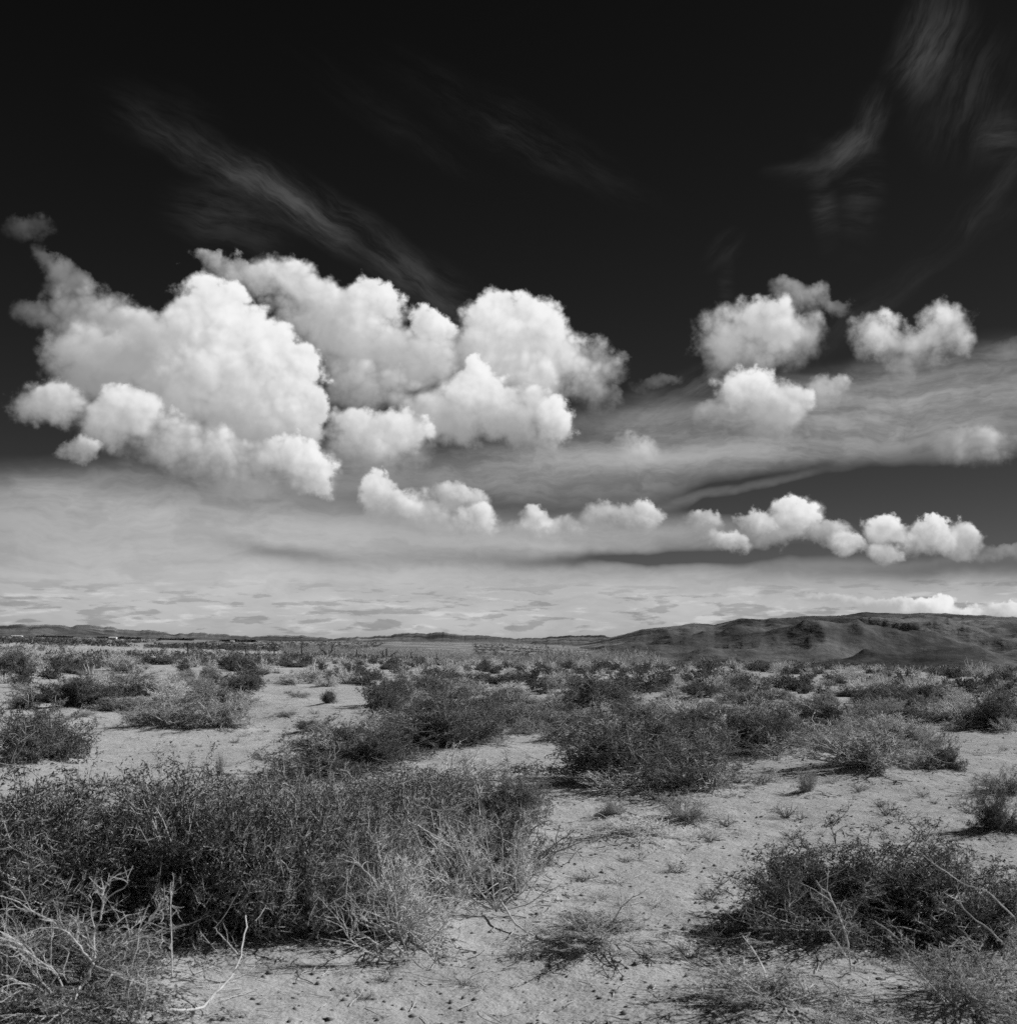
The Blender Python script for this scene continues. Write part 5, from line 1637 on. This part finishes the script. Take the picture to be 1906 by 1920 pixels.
# ----------------------------------------------------------------------------
# small things on the near sand
# ----------------------------------------------------------------------------
def weed_mesh(seed, k, pale):
    global rng
    rng = np.random.default_rng(seed)
    d = crown_dirs(k, 15, 85)
    st = grow(rng.normal(0, 0.02, (k, 3)) * np.array([1, 1, 0]), d, rng.uniform(0.25, 0.55, k), 6, 0.18, -0.05)
    v1, f1 = tubes(st, 0.006, 0.002, 3)
    n = k * 9
    p_, t_ = along(st, rng.integers(0, k, n), rng.uniform(0.25, 1, n))
    tw = grow(p_, t_ + rng.normal(0, 0.6, (n, 3)), rng.uniform(0.05, 0.14, n), 3, 0.3, 0.05)
    v2, f2 = tubes(tw, 0.0035, 0.0015, 3)
    v, f = join([(v1, f1), (v2, f2)])
    v[:, 2] = np.maximum(v[:, 2], -0.01)
    return mesh_from('dry_weed', v, f, [M['dry' if pale else 'bark_dark']])


WEEDS = [weed_mesh(900 + i, 16 + 5 * i, i % 2 == 0) for i in range(4)]
for _i, (_x, _y, _s, _l) in enumerate([
    (-5.68, 20.3, 0.23, 'small dry weed on the clearing left of centre, farther side in its left part'),
    (-4.87, 18.69, 0.15, 'tiny dry weed on the clearing left of centre, nearer side in its left part'),
    (-4.95, 17.68, 0.38, 'tall dry weed on the clearing left of centre, nearer side in its left part'),
    (-4.27, 19.41, 0.27, 'small dry weed on the clearing left of centre, nearer side in its middle'),
    (-3.93, 19.79, 0.34, 'tall dry weed on the clearing left of centre, nearer side in its middle'),
    (-4.72, 21.01, 0.38, 'tall dry weed on the clearing left of centre, farther side in its middle'),
    (-3.87, 15.67, 0.34, 'tall dry weed on the clearing left of centre, nearer side in its left part'),
    (-3.31, 16.7, 0.39, 'tall dry weed on the clearing left of centre, nearer side in its middle'),
    (-2.9, 17.22, 0.25, 'small dry weed on the clearing left of centre, nearer side in its right part'),
    (-3.91, 25.05, 0.36, 'tall dry weed on the clearing left of centre, farther side in its right part'),
    (-4.87, 25.0, 0.26, 'small dry weed on the clearing left of centre, farther side in its right part'),
    (-6.19, 34.83, 0.4, 'tall dry weed on the clearing left of centre, farther side in its right part'),
    (-5.97, 20.17, 0.38, 'tall dry weed on the clearing left of centre, farther side in its left part'),
    (-4.95, 18.43, 0.17, 'tiny dry weed on the clearing left of centre, nearer side in its left part'),
    (-5.09, 18.7, 0.18, 'tiny dry weed on the clearing left of centre, nearer side in its left part'),
    (-4.62, 18.56, 0.2, 'tiny dry weed on the clearing left of centre, nearer side in its left part'),
    (-4.36, 20.48, 0.41, 'tall dry weed on the clearing left of centre, farther side in its middle'),
    (-4.11, 21.12, 0.26, 'small dry weed on the clearing left of centre, farther side in its right part'),
    (-3.57, 15.71, 0.31, 'small dry weed on the clearing left of centre, nearer side in its middle'),
    (-3.31, 17.44, 0.23, 'small dry weed on the clearing left of centre, nearer side in its right part'),
    (-2.64, 16.46, 0.28, 'small dry weed on the clearing left of centre, nearer side in its right part'),
    (-3.74, 24.18, 0.25, 'small dry weed on the clearing left of centre, farther side in its right part'),
    (-4.95, 26.84, 0.24, 'small dry weed on the clearing left of centre, farther side in its right part'),
    (-5.44, 33.51, 0.3, 'small dry weed on the clearing left of centre, farther side in its right part'),
    (2.55, 11.79, 0.36, 'tall dry weed on sand above the dark mound, farther side in its left part'),
    (2.63, 11.27, 0.25, 'small dry weed on sand above the dark mound, nearer side in its middle'),
    (3.62, 13.94, 0.41, 'tall dry weed on sand above the dark mound, farther side in its middle'),
    (2.74, 13.45, 0.44, 'tall dry weed on sand above the dark mound, farther side in its left part'),
    (3.47, 12.57, 0.3, 'small dry weed on sand above the dark mound, farther side in its middle'),
    (3.45, 11.44, 0.44, 'tall dry weed on sand above the dark mound, farther side in its right part'),
    (4.01, 12.57, 0.24, 'small dry weed on sand above the dark mound, farther side in its right part'),
    (4.14, 12.17, 0.18, 'tiny dry weed on sand above the dark mound, farther side in its right part'),
    (1.95, 10.5, 0.33, 'small dry weed on sand above the dark mound, nearer side in its left part'),
    (2.13, 9.71, 0.16, 'tiny dry weed on sand above the dark mound, nearer side in its left part'),
    (2.62, 10.5, 0.21, 'tiny dry weed on sand above the dark mound, nearer side in its middle'),
    (1.6, 9.96, 0.27, 'small dry weed on sand above the dark mound, nearer side in its left part'),
    (2.59, 9.71, 0.33, 'small dry weed on sand above the dark mound, nearer side in its middle'),
    (3.11, 10.65, 0.2, 'tiny dry weed on sand above the dark mound, nearer side in its middle'),
    (4.01, 11.11, 0.17, 'tiny dry weed on sand above the dark mound, nearer side in its right part'),
    (2.52, 11.4, 0.4, 'tall dry weed on sand above the dark mound, farther side in its left part'),
    (2.65, 10.89, 0.24, 'small dry weed on sand above the dark mound, nearer side in its middle'),
    (3.72, 13.28, 0.43, 'tall dry weed on sand above the dark mound, farther side in its middle'),
    (2.98, 13.92, 0.41, 'tall dry weed on sand above the dark mound, farther side in its left part'),
    (3.58, 12.05, 0.26, 'small dry weed on sand above the dark mound, farther side in its right part'),
    (3.7, 11.37, 0.29, 'small dry weed on sand above the dark mound, farther side in its right part'),
    (4.28, 12.91, 0.3, 'small dry weed on sand above the dark mound, farther side in its right part'),
    (4.35, 12.09, 0.34, 'small dry weed on sand above the dark mound, farther side in its right part'),
    (1.88, 10.86, 0.33, 'small dry weed on sand above the dark mound, nearer side in its left part'),
    (2.26, 9.38, 0.31, 'small dry weed on sand above the dark mound, nearer side in its middle'),
    (2.31, 10.26, 0.33, 'small dry weed on sand above the dark mound, nearer side in its left part'),
    (1.58, 10.22, 0.42, 'tall dry weed on sand above the dark mound, nearer side in its left part'),
    (2.42, 9.53, 0.3, 'small dry weed on sand above the dark mound, nearer side in its middle'),
    (3.47, 11.04, 0.28, 'small dry weed on sand above the dark mound, nearer side in its right part'),
    (4.24, 11.53, 0.36, 'tall dry weed on sand above the dark mound, farther side in its right part'),
    (-0.12, 5.89, 0.2, 'small dry weed on the open foreground sand, nearer side in its middle'),
    (0.48, 8.25, 0.22, 'small dry weed on the open foreground sand, farther side in its middle'),
    (0.2, 8.43, 0.31, 'tall dry weed on the open foreground sand, farther side in its middle'),
    (0.58, 7.76, 0.13, 'tiny dry weed on the open foreground sand, farther side in its right part'),
    (0.89, 7.61, 0.26, 'small dry weed on the open foreground sand, farther side in its right part'),
    (1.24, 7.76, 0.3, 'tall dry weed on the open foreground sand, farther side in its right part'),
    (1.09, 8.62, 0.2, 'small dry weed on the open foreground sand, farther side in its right part'),
    (0.83, 9.02, 0.18, 'tiny dry weed on the open foreground sand, farther side in its right part'),
    (0.07, 6.37, 0.32, 'tall dry weed on the open foreground sand, nearer side in its middle'),
    (-0.59, 5.98, 0.18, 'tiny dry weed on the open foreground sand, nearer side in its left part'),
    (-0.71, 5.8, 0.17, 'tiny dry weed on the open foreground sand, nearer side in its left part'),
    (0.57, 10.5, 0.23, 'small dry weed on the open foreground sand, farther side in its middle'),
    (0.8, 10.65, 0.29, 'small dry weed on the open foreground sand, farther side in its right part'),
    (1.14, 6.81, 0.15, 'tiny dry weed on the open foreground sand, nearer side in its right part'),
    (0.96, 6.37, 0.2, 'small dry weed on the open foreground sand, nearer side in its right part'),
    (-0.21, 5.94, 0.21, 'small dry weed on the open foreground sand, nearer side in its left part'),
    (0.71, 8.24, 0.32, 'tall dry weed on the open foreground sand, farther side in its right part'),
    (0.24, 8.69, 0.23, 'small dry weed on the open foreground sand, farther side in its middle'),
    (0.54, 7.72, 0.33, 'tall dry weed on the open foreground sand, farther side in its middle'),
    (0.67, 7.56, 0.17, 'tiny dry weed on the open foreground sand, farther side in its right part'),
    (1.33, 7.95, 0.21, 'small dry weed on the open foreground sand, farther side in its right part'),
    (1.15, 8.64, 0.28, 'small dry weed on the open foreground sand, farther side in its right part'),
    (0.94, 9.11, 0.34, 'tall dry weed on the open foreground sand, farther side in its right part'),
    (0.15, 6.3, 0.23, 'small dry weed on the open foreground sand, nearer side in its middle'),
    (-0.77, 6.09, 0.18, 'tiny dry weed on the open foreground sand, nearer side in its left part'),
    (-0.64, 5.69, 0.15, 'tiny dry weed on the open foreground sand, nearer side in its left part'),
    (0.41, 10.54, 0.25, 'small dry weed on the open foreground sand, farther side in its middle'),
    (0.87, 10.8, 0.17, 'tiny dry weed on the open foreground sand, farther side in its right part'),
    (1.1, 6.87, 0.32, 'tall dry weed on the open foreground sand, nearer side in its right part'),
    (0.9, 6.34, 0.33, 'tall dry weed on the open foreground sand, nearer side in its right part'),
    (7.17, 18.64, 0.27, 'small dry weed on the far right sand, farther side in its right part'),
    (7.08, 17.82, 0.27, 'small dry weed on the far right sand, nearer side in its right part'),
    (6.4, 17.05, 0.42, 'tall dry weed on the far right sand, nearer side in its middle'),
    (6.92, 20.0, 0.2, 'tiny dry weed on the far right sand, farther side in its left part'),
    (4.87, 13.45, 0.15, 'tiny dry weed on the far right sand, nearer side in its middle'),
    (8.42, 23.71, 0.43, 'tall dry weed on the far right sand, farther side in its left part'),
    (7.01, 19.19, 0.41, 'tall dry weed on the far right sand, farther side in its middle'),
    (7.27, 17.5, 0.44, 'tall dry weed on the far right sand, nearer side in its right part'),
    (6.85, 17.38, 0.28, 'small dry weed on the far right sand, nearer side in its right part'),
    (6.66, 20.56, 0.43, 'tall dry weed on the far right sand, farther side in its left part'),
    (5.22, 13.76, 0.42, 'tall dry weed on the far right sand, nearer side in its right part'),
    (8.31, 24.02, 0.22, 'tiny dry weed on the far right sand, farther side in its left part'),
]):
    o = add('dry_weed', WEEDS[_i % 4], None, (_x, _y, float(surface_z(_x, _y)) - 0.004), (0, 0, _i * 2.4), (_s, _s, _s * 0.75))
    tag(o, _l, 'weed', _l)


def stones(name, label, mat, n, d0, d1, lo, hi, flat, seed):
    r = np.random.default_rng(seed)
    b = np.radians(r.uniform(-25, 25, n)); d = np.sqrt(r.uniform(d0 ** 2, d1 ** 2, n)) if d1 < 9 else np.exp(r.uniform(math.log(d0), math.log(d1), n))
    x, y = d * np.sin(b), d * np.cos(b)
    s = lo + (hi - lo) * r.uniform(0, 1, n) ** 3
    c = np.stack([x, y, surface_z(x, y) + s * 0.15], 1)
    base = np.array([(1, 0, 0), (0, 1, 0), (-1, 0, 0), (0, -1, 0), (0, 0, 1), (0, 0, -1)], float)
    v = c[:, None, :] + base[None] * s[:, None, None] * r.uniform(0.5, 1.2, (n, 6, 1)) * np.array([1, 1, flat]) + r.normal(0, 0.15, (n, 6, 3)) * s[:, None, None]
    f0 = np.array([(0, 1, 4), (1, 2, 4), (2, 3, 4), (3, 0, 4), (1, 0, 5), (2, 1, 5), (3, 2, 5), (0, 3, 5)])
    f = (np.arange(n)[:, None, None] * 6 + f0[None]).reshape(-1, 3)
    o = add(name, mesh_from(name, v.reshape(-1, 3), f, [M[mat]]))
    tag(o, label, None, None, 'stuff')


stones('pebbles', 'small grey stones strewn over the near sand', 'pebble', 6500, 3.6, 30, 0.003, 0.026, 0.6, 71)
stones('litter', 'dark crumbs of plant litter on the near sand', 'litter', 4500, 3.6, 32, 0.003, 0.016, 0.45, 72)


def shrub_litter(seed):
    """broken twigs and crumbs gathered round the feet of the near shrubs"""
    global rng
    rng = np.random.default_rng(seed)
    near = [s for s in SHRUBS if s[1] < 24 and s[4] != 'T']
    n = 75
    cx = np.repeat([s[0] for s in near], n); cy = np.repeat([s[1] for s in near], n); cw = np.repeat([s[2] for s in near], n)
    a = rng.uniform(0, 6.28, len(cx)); rr = cw * (0.35 + np.abs(rng.normal(0, 0.28, len(cx))))
    x, y = cx + rr * np.cos(a), cy + rr * np.sin(a)
    b = rng.uniform(0, 6.28, len(cx))
    p_ = grow(np.stack([x, y, np.zeros(len(x))], 1), np.stack([np.cos(b), np.sin(b), np.zeros(len(x))], 1), rng.uniform(0.02, 0.14, len(x)), 4, 0.25)
    p_[..., 2] = surface_z(p_[..., 0], p_[..., 1]) + 0.004 + np.abs(p_[..., 2]) * 0.5
    pale = rng.uniform(0, 1, len(x)) < 0.4
    v, f = tubes(p_, np.where(pale, 0.0022, 0.0035), 0.0012, 3)
    mi = np.repeat(np.where(pale, 0, 1), 9)
    o = add('litter', mesh_from('litter', v, f, [M['dry'], M['litter']], mi))
    tag(o, 'broken twigs and crumbs round the feet of the near shrubs', None, None, 'stuff')


shrub_litter(74)


def stick_litter(n, seed):
    global rng
    rng = np.random.default_rng(seed)
    b = np.radians(rng.uniform(-25, 25, n)); d = np.exp(rng.uniform(math.log(3.8), math.log(28), n))
    x, y = d * np.sin(b), d * np.cos(b)
    a = rng.uniform(0, 6.28, n)
    p_ = grow(np.stack([x, y, np.zeros(n)], 1), np.stack([np.cos(a), np.sin(a), np.zeros(n)], 1), rng.uniform(0.04, 0.28, n), 5, 0.16)
    p_[..., 2] = surface_z(p_[..., 0], p_[..., 1]) + 0.006 + np.abs(p_[..., 2]) * 0.4
    v, f = tubes(p_, 0.0028, 0.0014, 3)
    o = add('twigs', mesh_from('twigs', v, f, [M['dead']]))
    tag(o, 'thin pale dead twigs scattered on the near sand', None, None, 'stuff')


stick_litter(1500, 73)

# bleached branches, each a set of crooked limbs: points in metres, radius at the butt
BRANCHES = [
    ('big bleached many-forked dead branch in the bottom left corner', [
        (0.0065, [(-1.781, 5.15, 0.097), (-1.728, 5.12, 0.209), (-1.665, 5.09, 0.302), (-1.659, 5.06, 0.415), (-1.622, 5.03, 0.521), (-1.599, 5.0, 0.631)]),
        (0.0048, [(-1.658, 5.07, 0.307), (-1.702, 5.027, 0.388), (-1.736, 4.985, 0.449), (-1.802, 4.943, 0.51), (-1.875, 4.9, 0.563)]),
        (0.0048, [(-1.659, 5.07, 0.326), (-1.55, 4.997, 0.393), (-1.432, 4.923, 0.478), (-1.337, 4.85, 0.574)]),
        (0.0048, [(-1.782, 5.15, 0.107), (-1.857, 5.025, 0.221), (-1.964, 4.9, 0.315)]),
        (0.004, [(-1.782, 5.15, 0.118), (-1.829, 5.133, 0.254), (-1.92, 5.117, 0.327), (-1.985, 5.1, 0.381)]),
        (0.004, [(-1.798, 5.15, 0.126), (-1.857, 5.062, 0.235), (-1.881, 4.975, 0.332), (-1.888, 4.888, 0.434), (-1.931, 4.8, 0.498)]),
        (0.004, [(-1.649, 5.07, 0.299), (-1.537, 4.985, 0.292), (-1.403, 4.9, 0.293)]),
        (0.004, [(-1.909, 5.1, 0.101), (-1.958, 5.0, 0.201), (-2.003, 4.9, 0.269)]),
        (0.004, [(-1.704, 5.05, 0.228), (-1.72, 4.925, 0.162), (-1.837, 4.8, 0.189)]),
    ], 16),
    ('single curved pale stick arching from the bottom left sand into the thicket', [
        (0.0065, [(-1.398, 5.2, 0.088), (-1.296, 5.31, 0.071), (-1.25, 5.42, 0.097), (-1.194, 5.53, 0.165), (-1.185, 5.64, 0.263), (-1.193, 5.75, 0.358)]),
        (0.004, [(-1.177, 5.5, 0.24), (-1.248, 5.55, 0.296), (-1.307, 5.6, 0.33)]),
    ], 2),
    ('upright thin pale twig standing in the foreground thicket', [
        (0.004, [(-1.523, 5.75, 0.085), (-1.546, 5.8, 0.237), (-1.572, 5.85, 0.478)]),
    ], 3),
    ('short bent pale stick below the big forked branch', [
        (0.0048, [(-1.496, 5.1, 0.078), (-1.452, 5.1, 0.194), (-1.458, 5.1, 0.239)]),
    ], 1),
    ('long arching pale branch across the fan-shaped bush', [
        (0.0065, [(-0.158, 7.75, 0.098), (-0.255, 7.694, 0.22), (-0.325, 7.638, 0.322), (-0.406, 7.581, 0.388), (-0.509, 7.525, 0.466), (-0.611, 7.469, 0.537), (-0.512, 7.412, 0.604), (-0.417, 7.356, 0.605), (-0.277, 7.3, 0.613)]),
        (0.004, [(-0.501, 7.4, 0.485), (-0.397, 7.4, 0.432), (-0.315, 7.4, 0.383), (-0.189, 7.4, 0.383)]),
        (0.004, [(-0.58, 7.4, 0.531), (-0.491, 7.45, 0.341), (-0.423, 7.5, 0.208)]),
        (0.004, [(-0.235, 7.6, 0.221), (-0.305, 7.55, 0.387), (-0.374, 7.5, 0.504)]),
        (0.004, [(0.055, 7.6, -0.03), (0.151, 7.6, 0.127), (0.223, 7.6, 0.246)]),
    ], 4),
    ('fan of thin pale bare stems spreading up from the foot of the fan-shaped bush', [
        (0.0045, [(-0.087, 7.35, 0.039), (-0.227, 7.325, 0.241), (-0.336, 7.3, 0.488)]),
        (0.0045, [(-0.087, 7.35, 0.039), (-0.165, 7.35, 0.266), (-0.228, 7.35, 0.511)]),
        (0.0045, [(-0.078, 7.35, 0.039), (-0.103, 7.325, 0.301), (-0.149, 7.3, 0.549)]),
        (0.0045, [(-0.071, 7.35, 0.039), (-0.034, 7.325, 0.271), (-0.04, 7.3, 0.488)]),
        (0.0045, [(-0.065, 7.35, 0.039), (0.037, 7.35, 0.236), (0.069, 7.35, 0.449)]),
        (0.0045, [(-0.056, 7.35, 0.039), (0.116, 7.375, 0.17), (0.179, 7.4, 0.38)]),
        (0.0045, [(-0.047, 7.35, 0.03), (0.146, 7.325, 0.089), (0.254, 7.3, 0.215)]),
        (0.0045, [(-0.103, 7.35, 0.039), (-0.288, 7.325, 0.15), (-0.428, 7.3, 0.336)]),
        (0.0045, [(-0.071, 7.35, 0.039), (0.006, 7.375, 0.323), (0.101, 7.4, 0.534)]),
        (0.0045, [(-0.096, 7.35, 0.039), (-0.255, 7.275, 0.1), (-0.405, 7.2, 0.145)]),
    ], 5),
    ('tangle of pale looping dead twigs at the corner of the foreground thicket', [
        (0.005, [(-0.542, 6.25, 0.042), (-0.639, 6.24, 0.103), (-0.736, 6.23, 0.162), (-0.801, 6.22, 0.2), (-0.764, 6.21, 0.268), (-0.753, 6.2, 0.355)]),
        (0.004, [(-0.667, 6.3, 0.392), (-0.706, 6.28, 0.442), (-0.763, 6.26, 0.495), (-0.799, 6.24, 0.403), (-0.803, 6.22, 0.322), (-0.823, 6.2, 0.286)]),
        (0.004, [(-0.38, 6.3, 0.107), (-0.468, 6.267, 0.161), (-0.593, 6.233, 0.225), (-0.734, 6.2, 0.288)]),
        (0.004, [(-0.534, 6.25, 0.042), (-0.661, 6.2, 0.067), (-0.773, 6.15, 0.155), (-0.806, 6.1, 0.242)]),
        (0.004, [(-0.486, 6.3, 0.03), (-0.434, 6.3, 0.171), (-0.408, 6.3, 0.327), (-0.436, 6.3, 0.457)]),
        (0.004, [(-0.499, 6.3, 0.03), (-0.551, 6.275, 0.203), (-0.564, 6.25, 0.363)]),
        (0.004, [(-0.486, 6.3, 0.043), (-0.354, 6.3, 0.146), (-0.261, 6.3, 0.275)]),
        (0.004, [(-0.508, 6.25, 0.055), (-0.626, 6.233, 0.187), (-0.666, 6.217, 0.318), (-0.613, 6.2, 0.449)]),
    ], 12),
    ('crooked pale stick lying on sand below the fan-shaped bush', [
        (0.007, [(-0.047, 7.39, 0.08), (0.041, 6.968, 0.04), (0.123, 6.775, 0.03), (0.191, 6.559, 0.02)]),
        (0.004, [(0.041, 6.968, 0.02), (-0.003, 6.716, 0.02)]),
    ], 2),
    ('forked bleached sticks poking out of the low sprawling shrub', [
        (0.007, [(0.48, 6.775, 0.02), (0.531, 6.74, 0.08), (0.569, 6.716, 0.12), (0.61, 6.693, 0.21)]),
        (0.0048, [(0.563, 6.775, 0.02), (0.554, 6.775, 0.08), (0.543, 6.775, 0.14)]),
        (0.004, [(0.586, 6.716, 0.02), (0.629, 6.693, 0.06), (0.669, 6.693, 0.11)]),
        (0.004, [(0.415, 6.693, 0.02), (0.374, 6.716, 0.07), (0.333, 6.751, 0.14)]),
    ], 3),
    ('bent pale root-like stick on the sand at the foot of the pale tangle', [
        (0.007, [(-0.397, 6.367, 0.02), (-0.506, 6.526, 0.08), (-0.591, 6.581, 0.08)]),
        (0.0055, [(-0.378, 6.367, 0.02), (-0.375, 6.398, 0.04), (-0.303, 6.472, 0.18)]),
        (0.004, [(-0.378, 6.367, 0.02), (-0.271, 6.246, 0.04), (-0.152, 6.216, 0.02)]),
    ], 2),
    ('pale feathery stalk leaning in front of the dark mound-shaped shrub', [
        (0.0055, [(1.607, 5.95, 0.061), (1.598, 6.0, 0.215), (1.549, 6.05, 0.357), (1.489, 6.1, 0.44)]),
        (0.004, [(1.596, 5.95, 0.105), (1.554, 5.975, 0.172), (1.517, 6.0, 0.239)]),
    ], 7),
    ('long thin pale stems bowed over the grey wiry shrub at right', [
        (0.004, [(2.406, 6.0, 0.117), (2.31, 6.067, 0.212), (2.217, 6.133, 0.295), (2.199, 6.2, 0.398)]),
        (0.004, [(2.401, 6.0, 0.289), (2.304, 6.067, 0.394), (2.24, 6.133, 0.406), (2.174, 6.2, 0.449)]),
    ], 3),
]


def dead_branch(label, limbs, twig_n, seed):
    global rng
    rng = np.random.default_rng(seed)
    base = np.array(limbs[0][1][0])
    root = add('dead_branch', None, None, tuple(base))
    tag(root, label, 'dead branch', 'bleached dead branches')
    parts = []
    ends = []
    for rad, pts in limbs:
        q = np.array(pts) - base
        t = np.linspace(0, len(q) - 1, 4 * (len(q) - 1) + 1)
        i = np.clip(t.astype(int), 0, len(q) - 2); u = (t - i)[:, None]
        p0, p1, p2, p3 = q[np.maximum(i - 1, 0)], q[i], q[i + 1], q[np.minimum(i + 2, len(q) - 1)]
        c = 0.5 * (2 * p1 + (p2 - p0) * u + (2 * p0 - 5 * p1 + 4 * p2 - p3) * u ** 2 + (3 * p1 - p0 - 3 * p2 + p3) * u ** 3)
        c[1:] += rng.normal(0, rad * 0.5, c[1:].shape)
        c = c[None]
        v, f = tubes(c, rad, rad * 0.45, 6)
        add('limb', mesh_from('limb', v, f, [M['dead']], smooth=True), root)
        ends.append((c, rad))
    for c, rad in ends:
        n = twig_n
        p_, t_ = along(c, np.zeros(n, int), rng.uniform(0.25, 1, n))
        tw = grow(p_, t_ + rng.normal(0, 0.6, (n, 3)) + np.array([0, -0.1, 0.1]), rng.uniform(0.05, 0.22, n), 6, 0.22, 0.0)
        parts.append(tubes(tw, rad * 0.38, rad * 0.16, 4))
        n2 = n * 2
        p_, t_ = along(tw, rng.integers(0, n, n2), rng.uniform(0.2, 1, n2))
        parts.append(tubes(grow(p_, t_ + rng.normal(0, 0.6, (n2, 3)), rng.uniform(0.03, 0.1, n2), 4, 0.25), rad * 0.2, rad * 0.1, 3))
    v, f = join([(a, b) for a, b in parts])
    add('twigs', mesh_from('twigs', v, f, [M['dead']]), root)


for _i, (_l, _limbs, _n) in enumerate(BRANCHES):
    dead_branch(_l, _limbs, _n, 800 + _i)
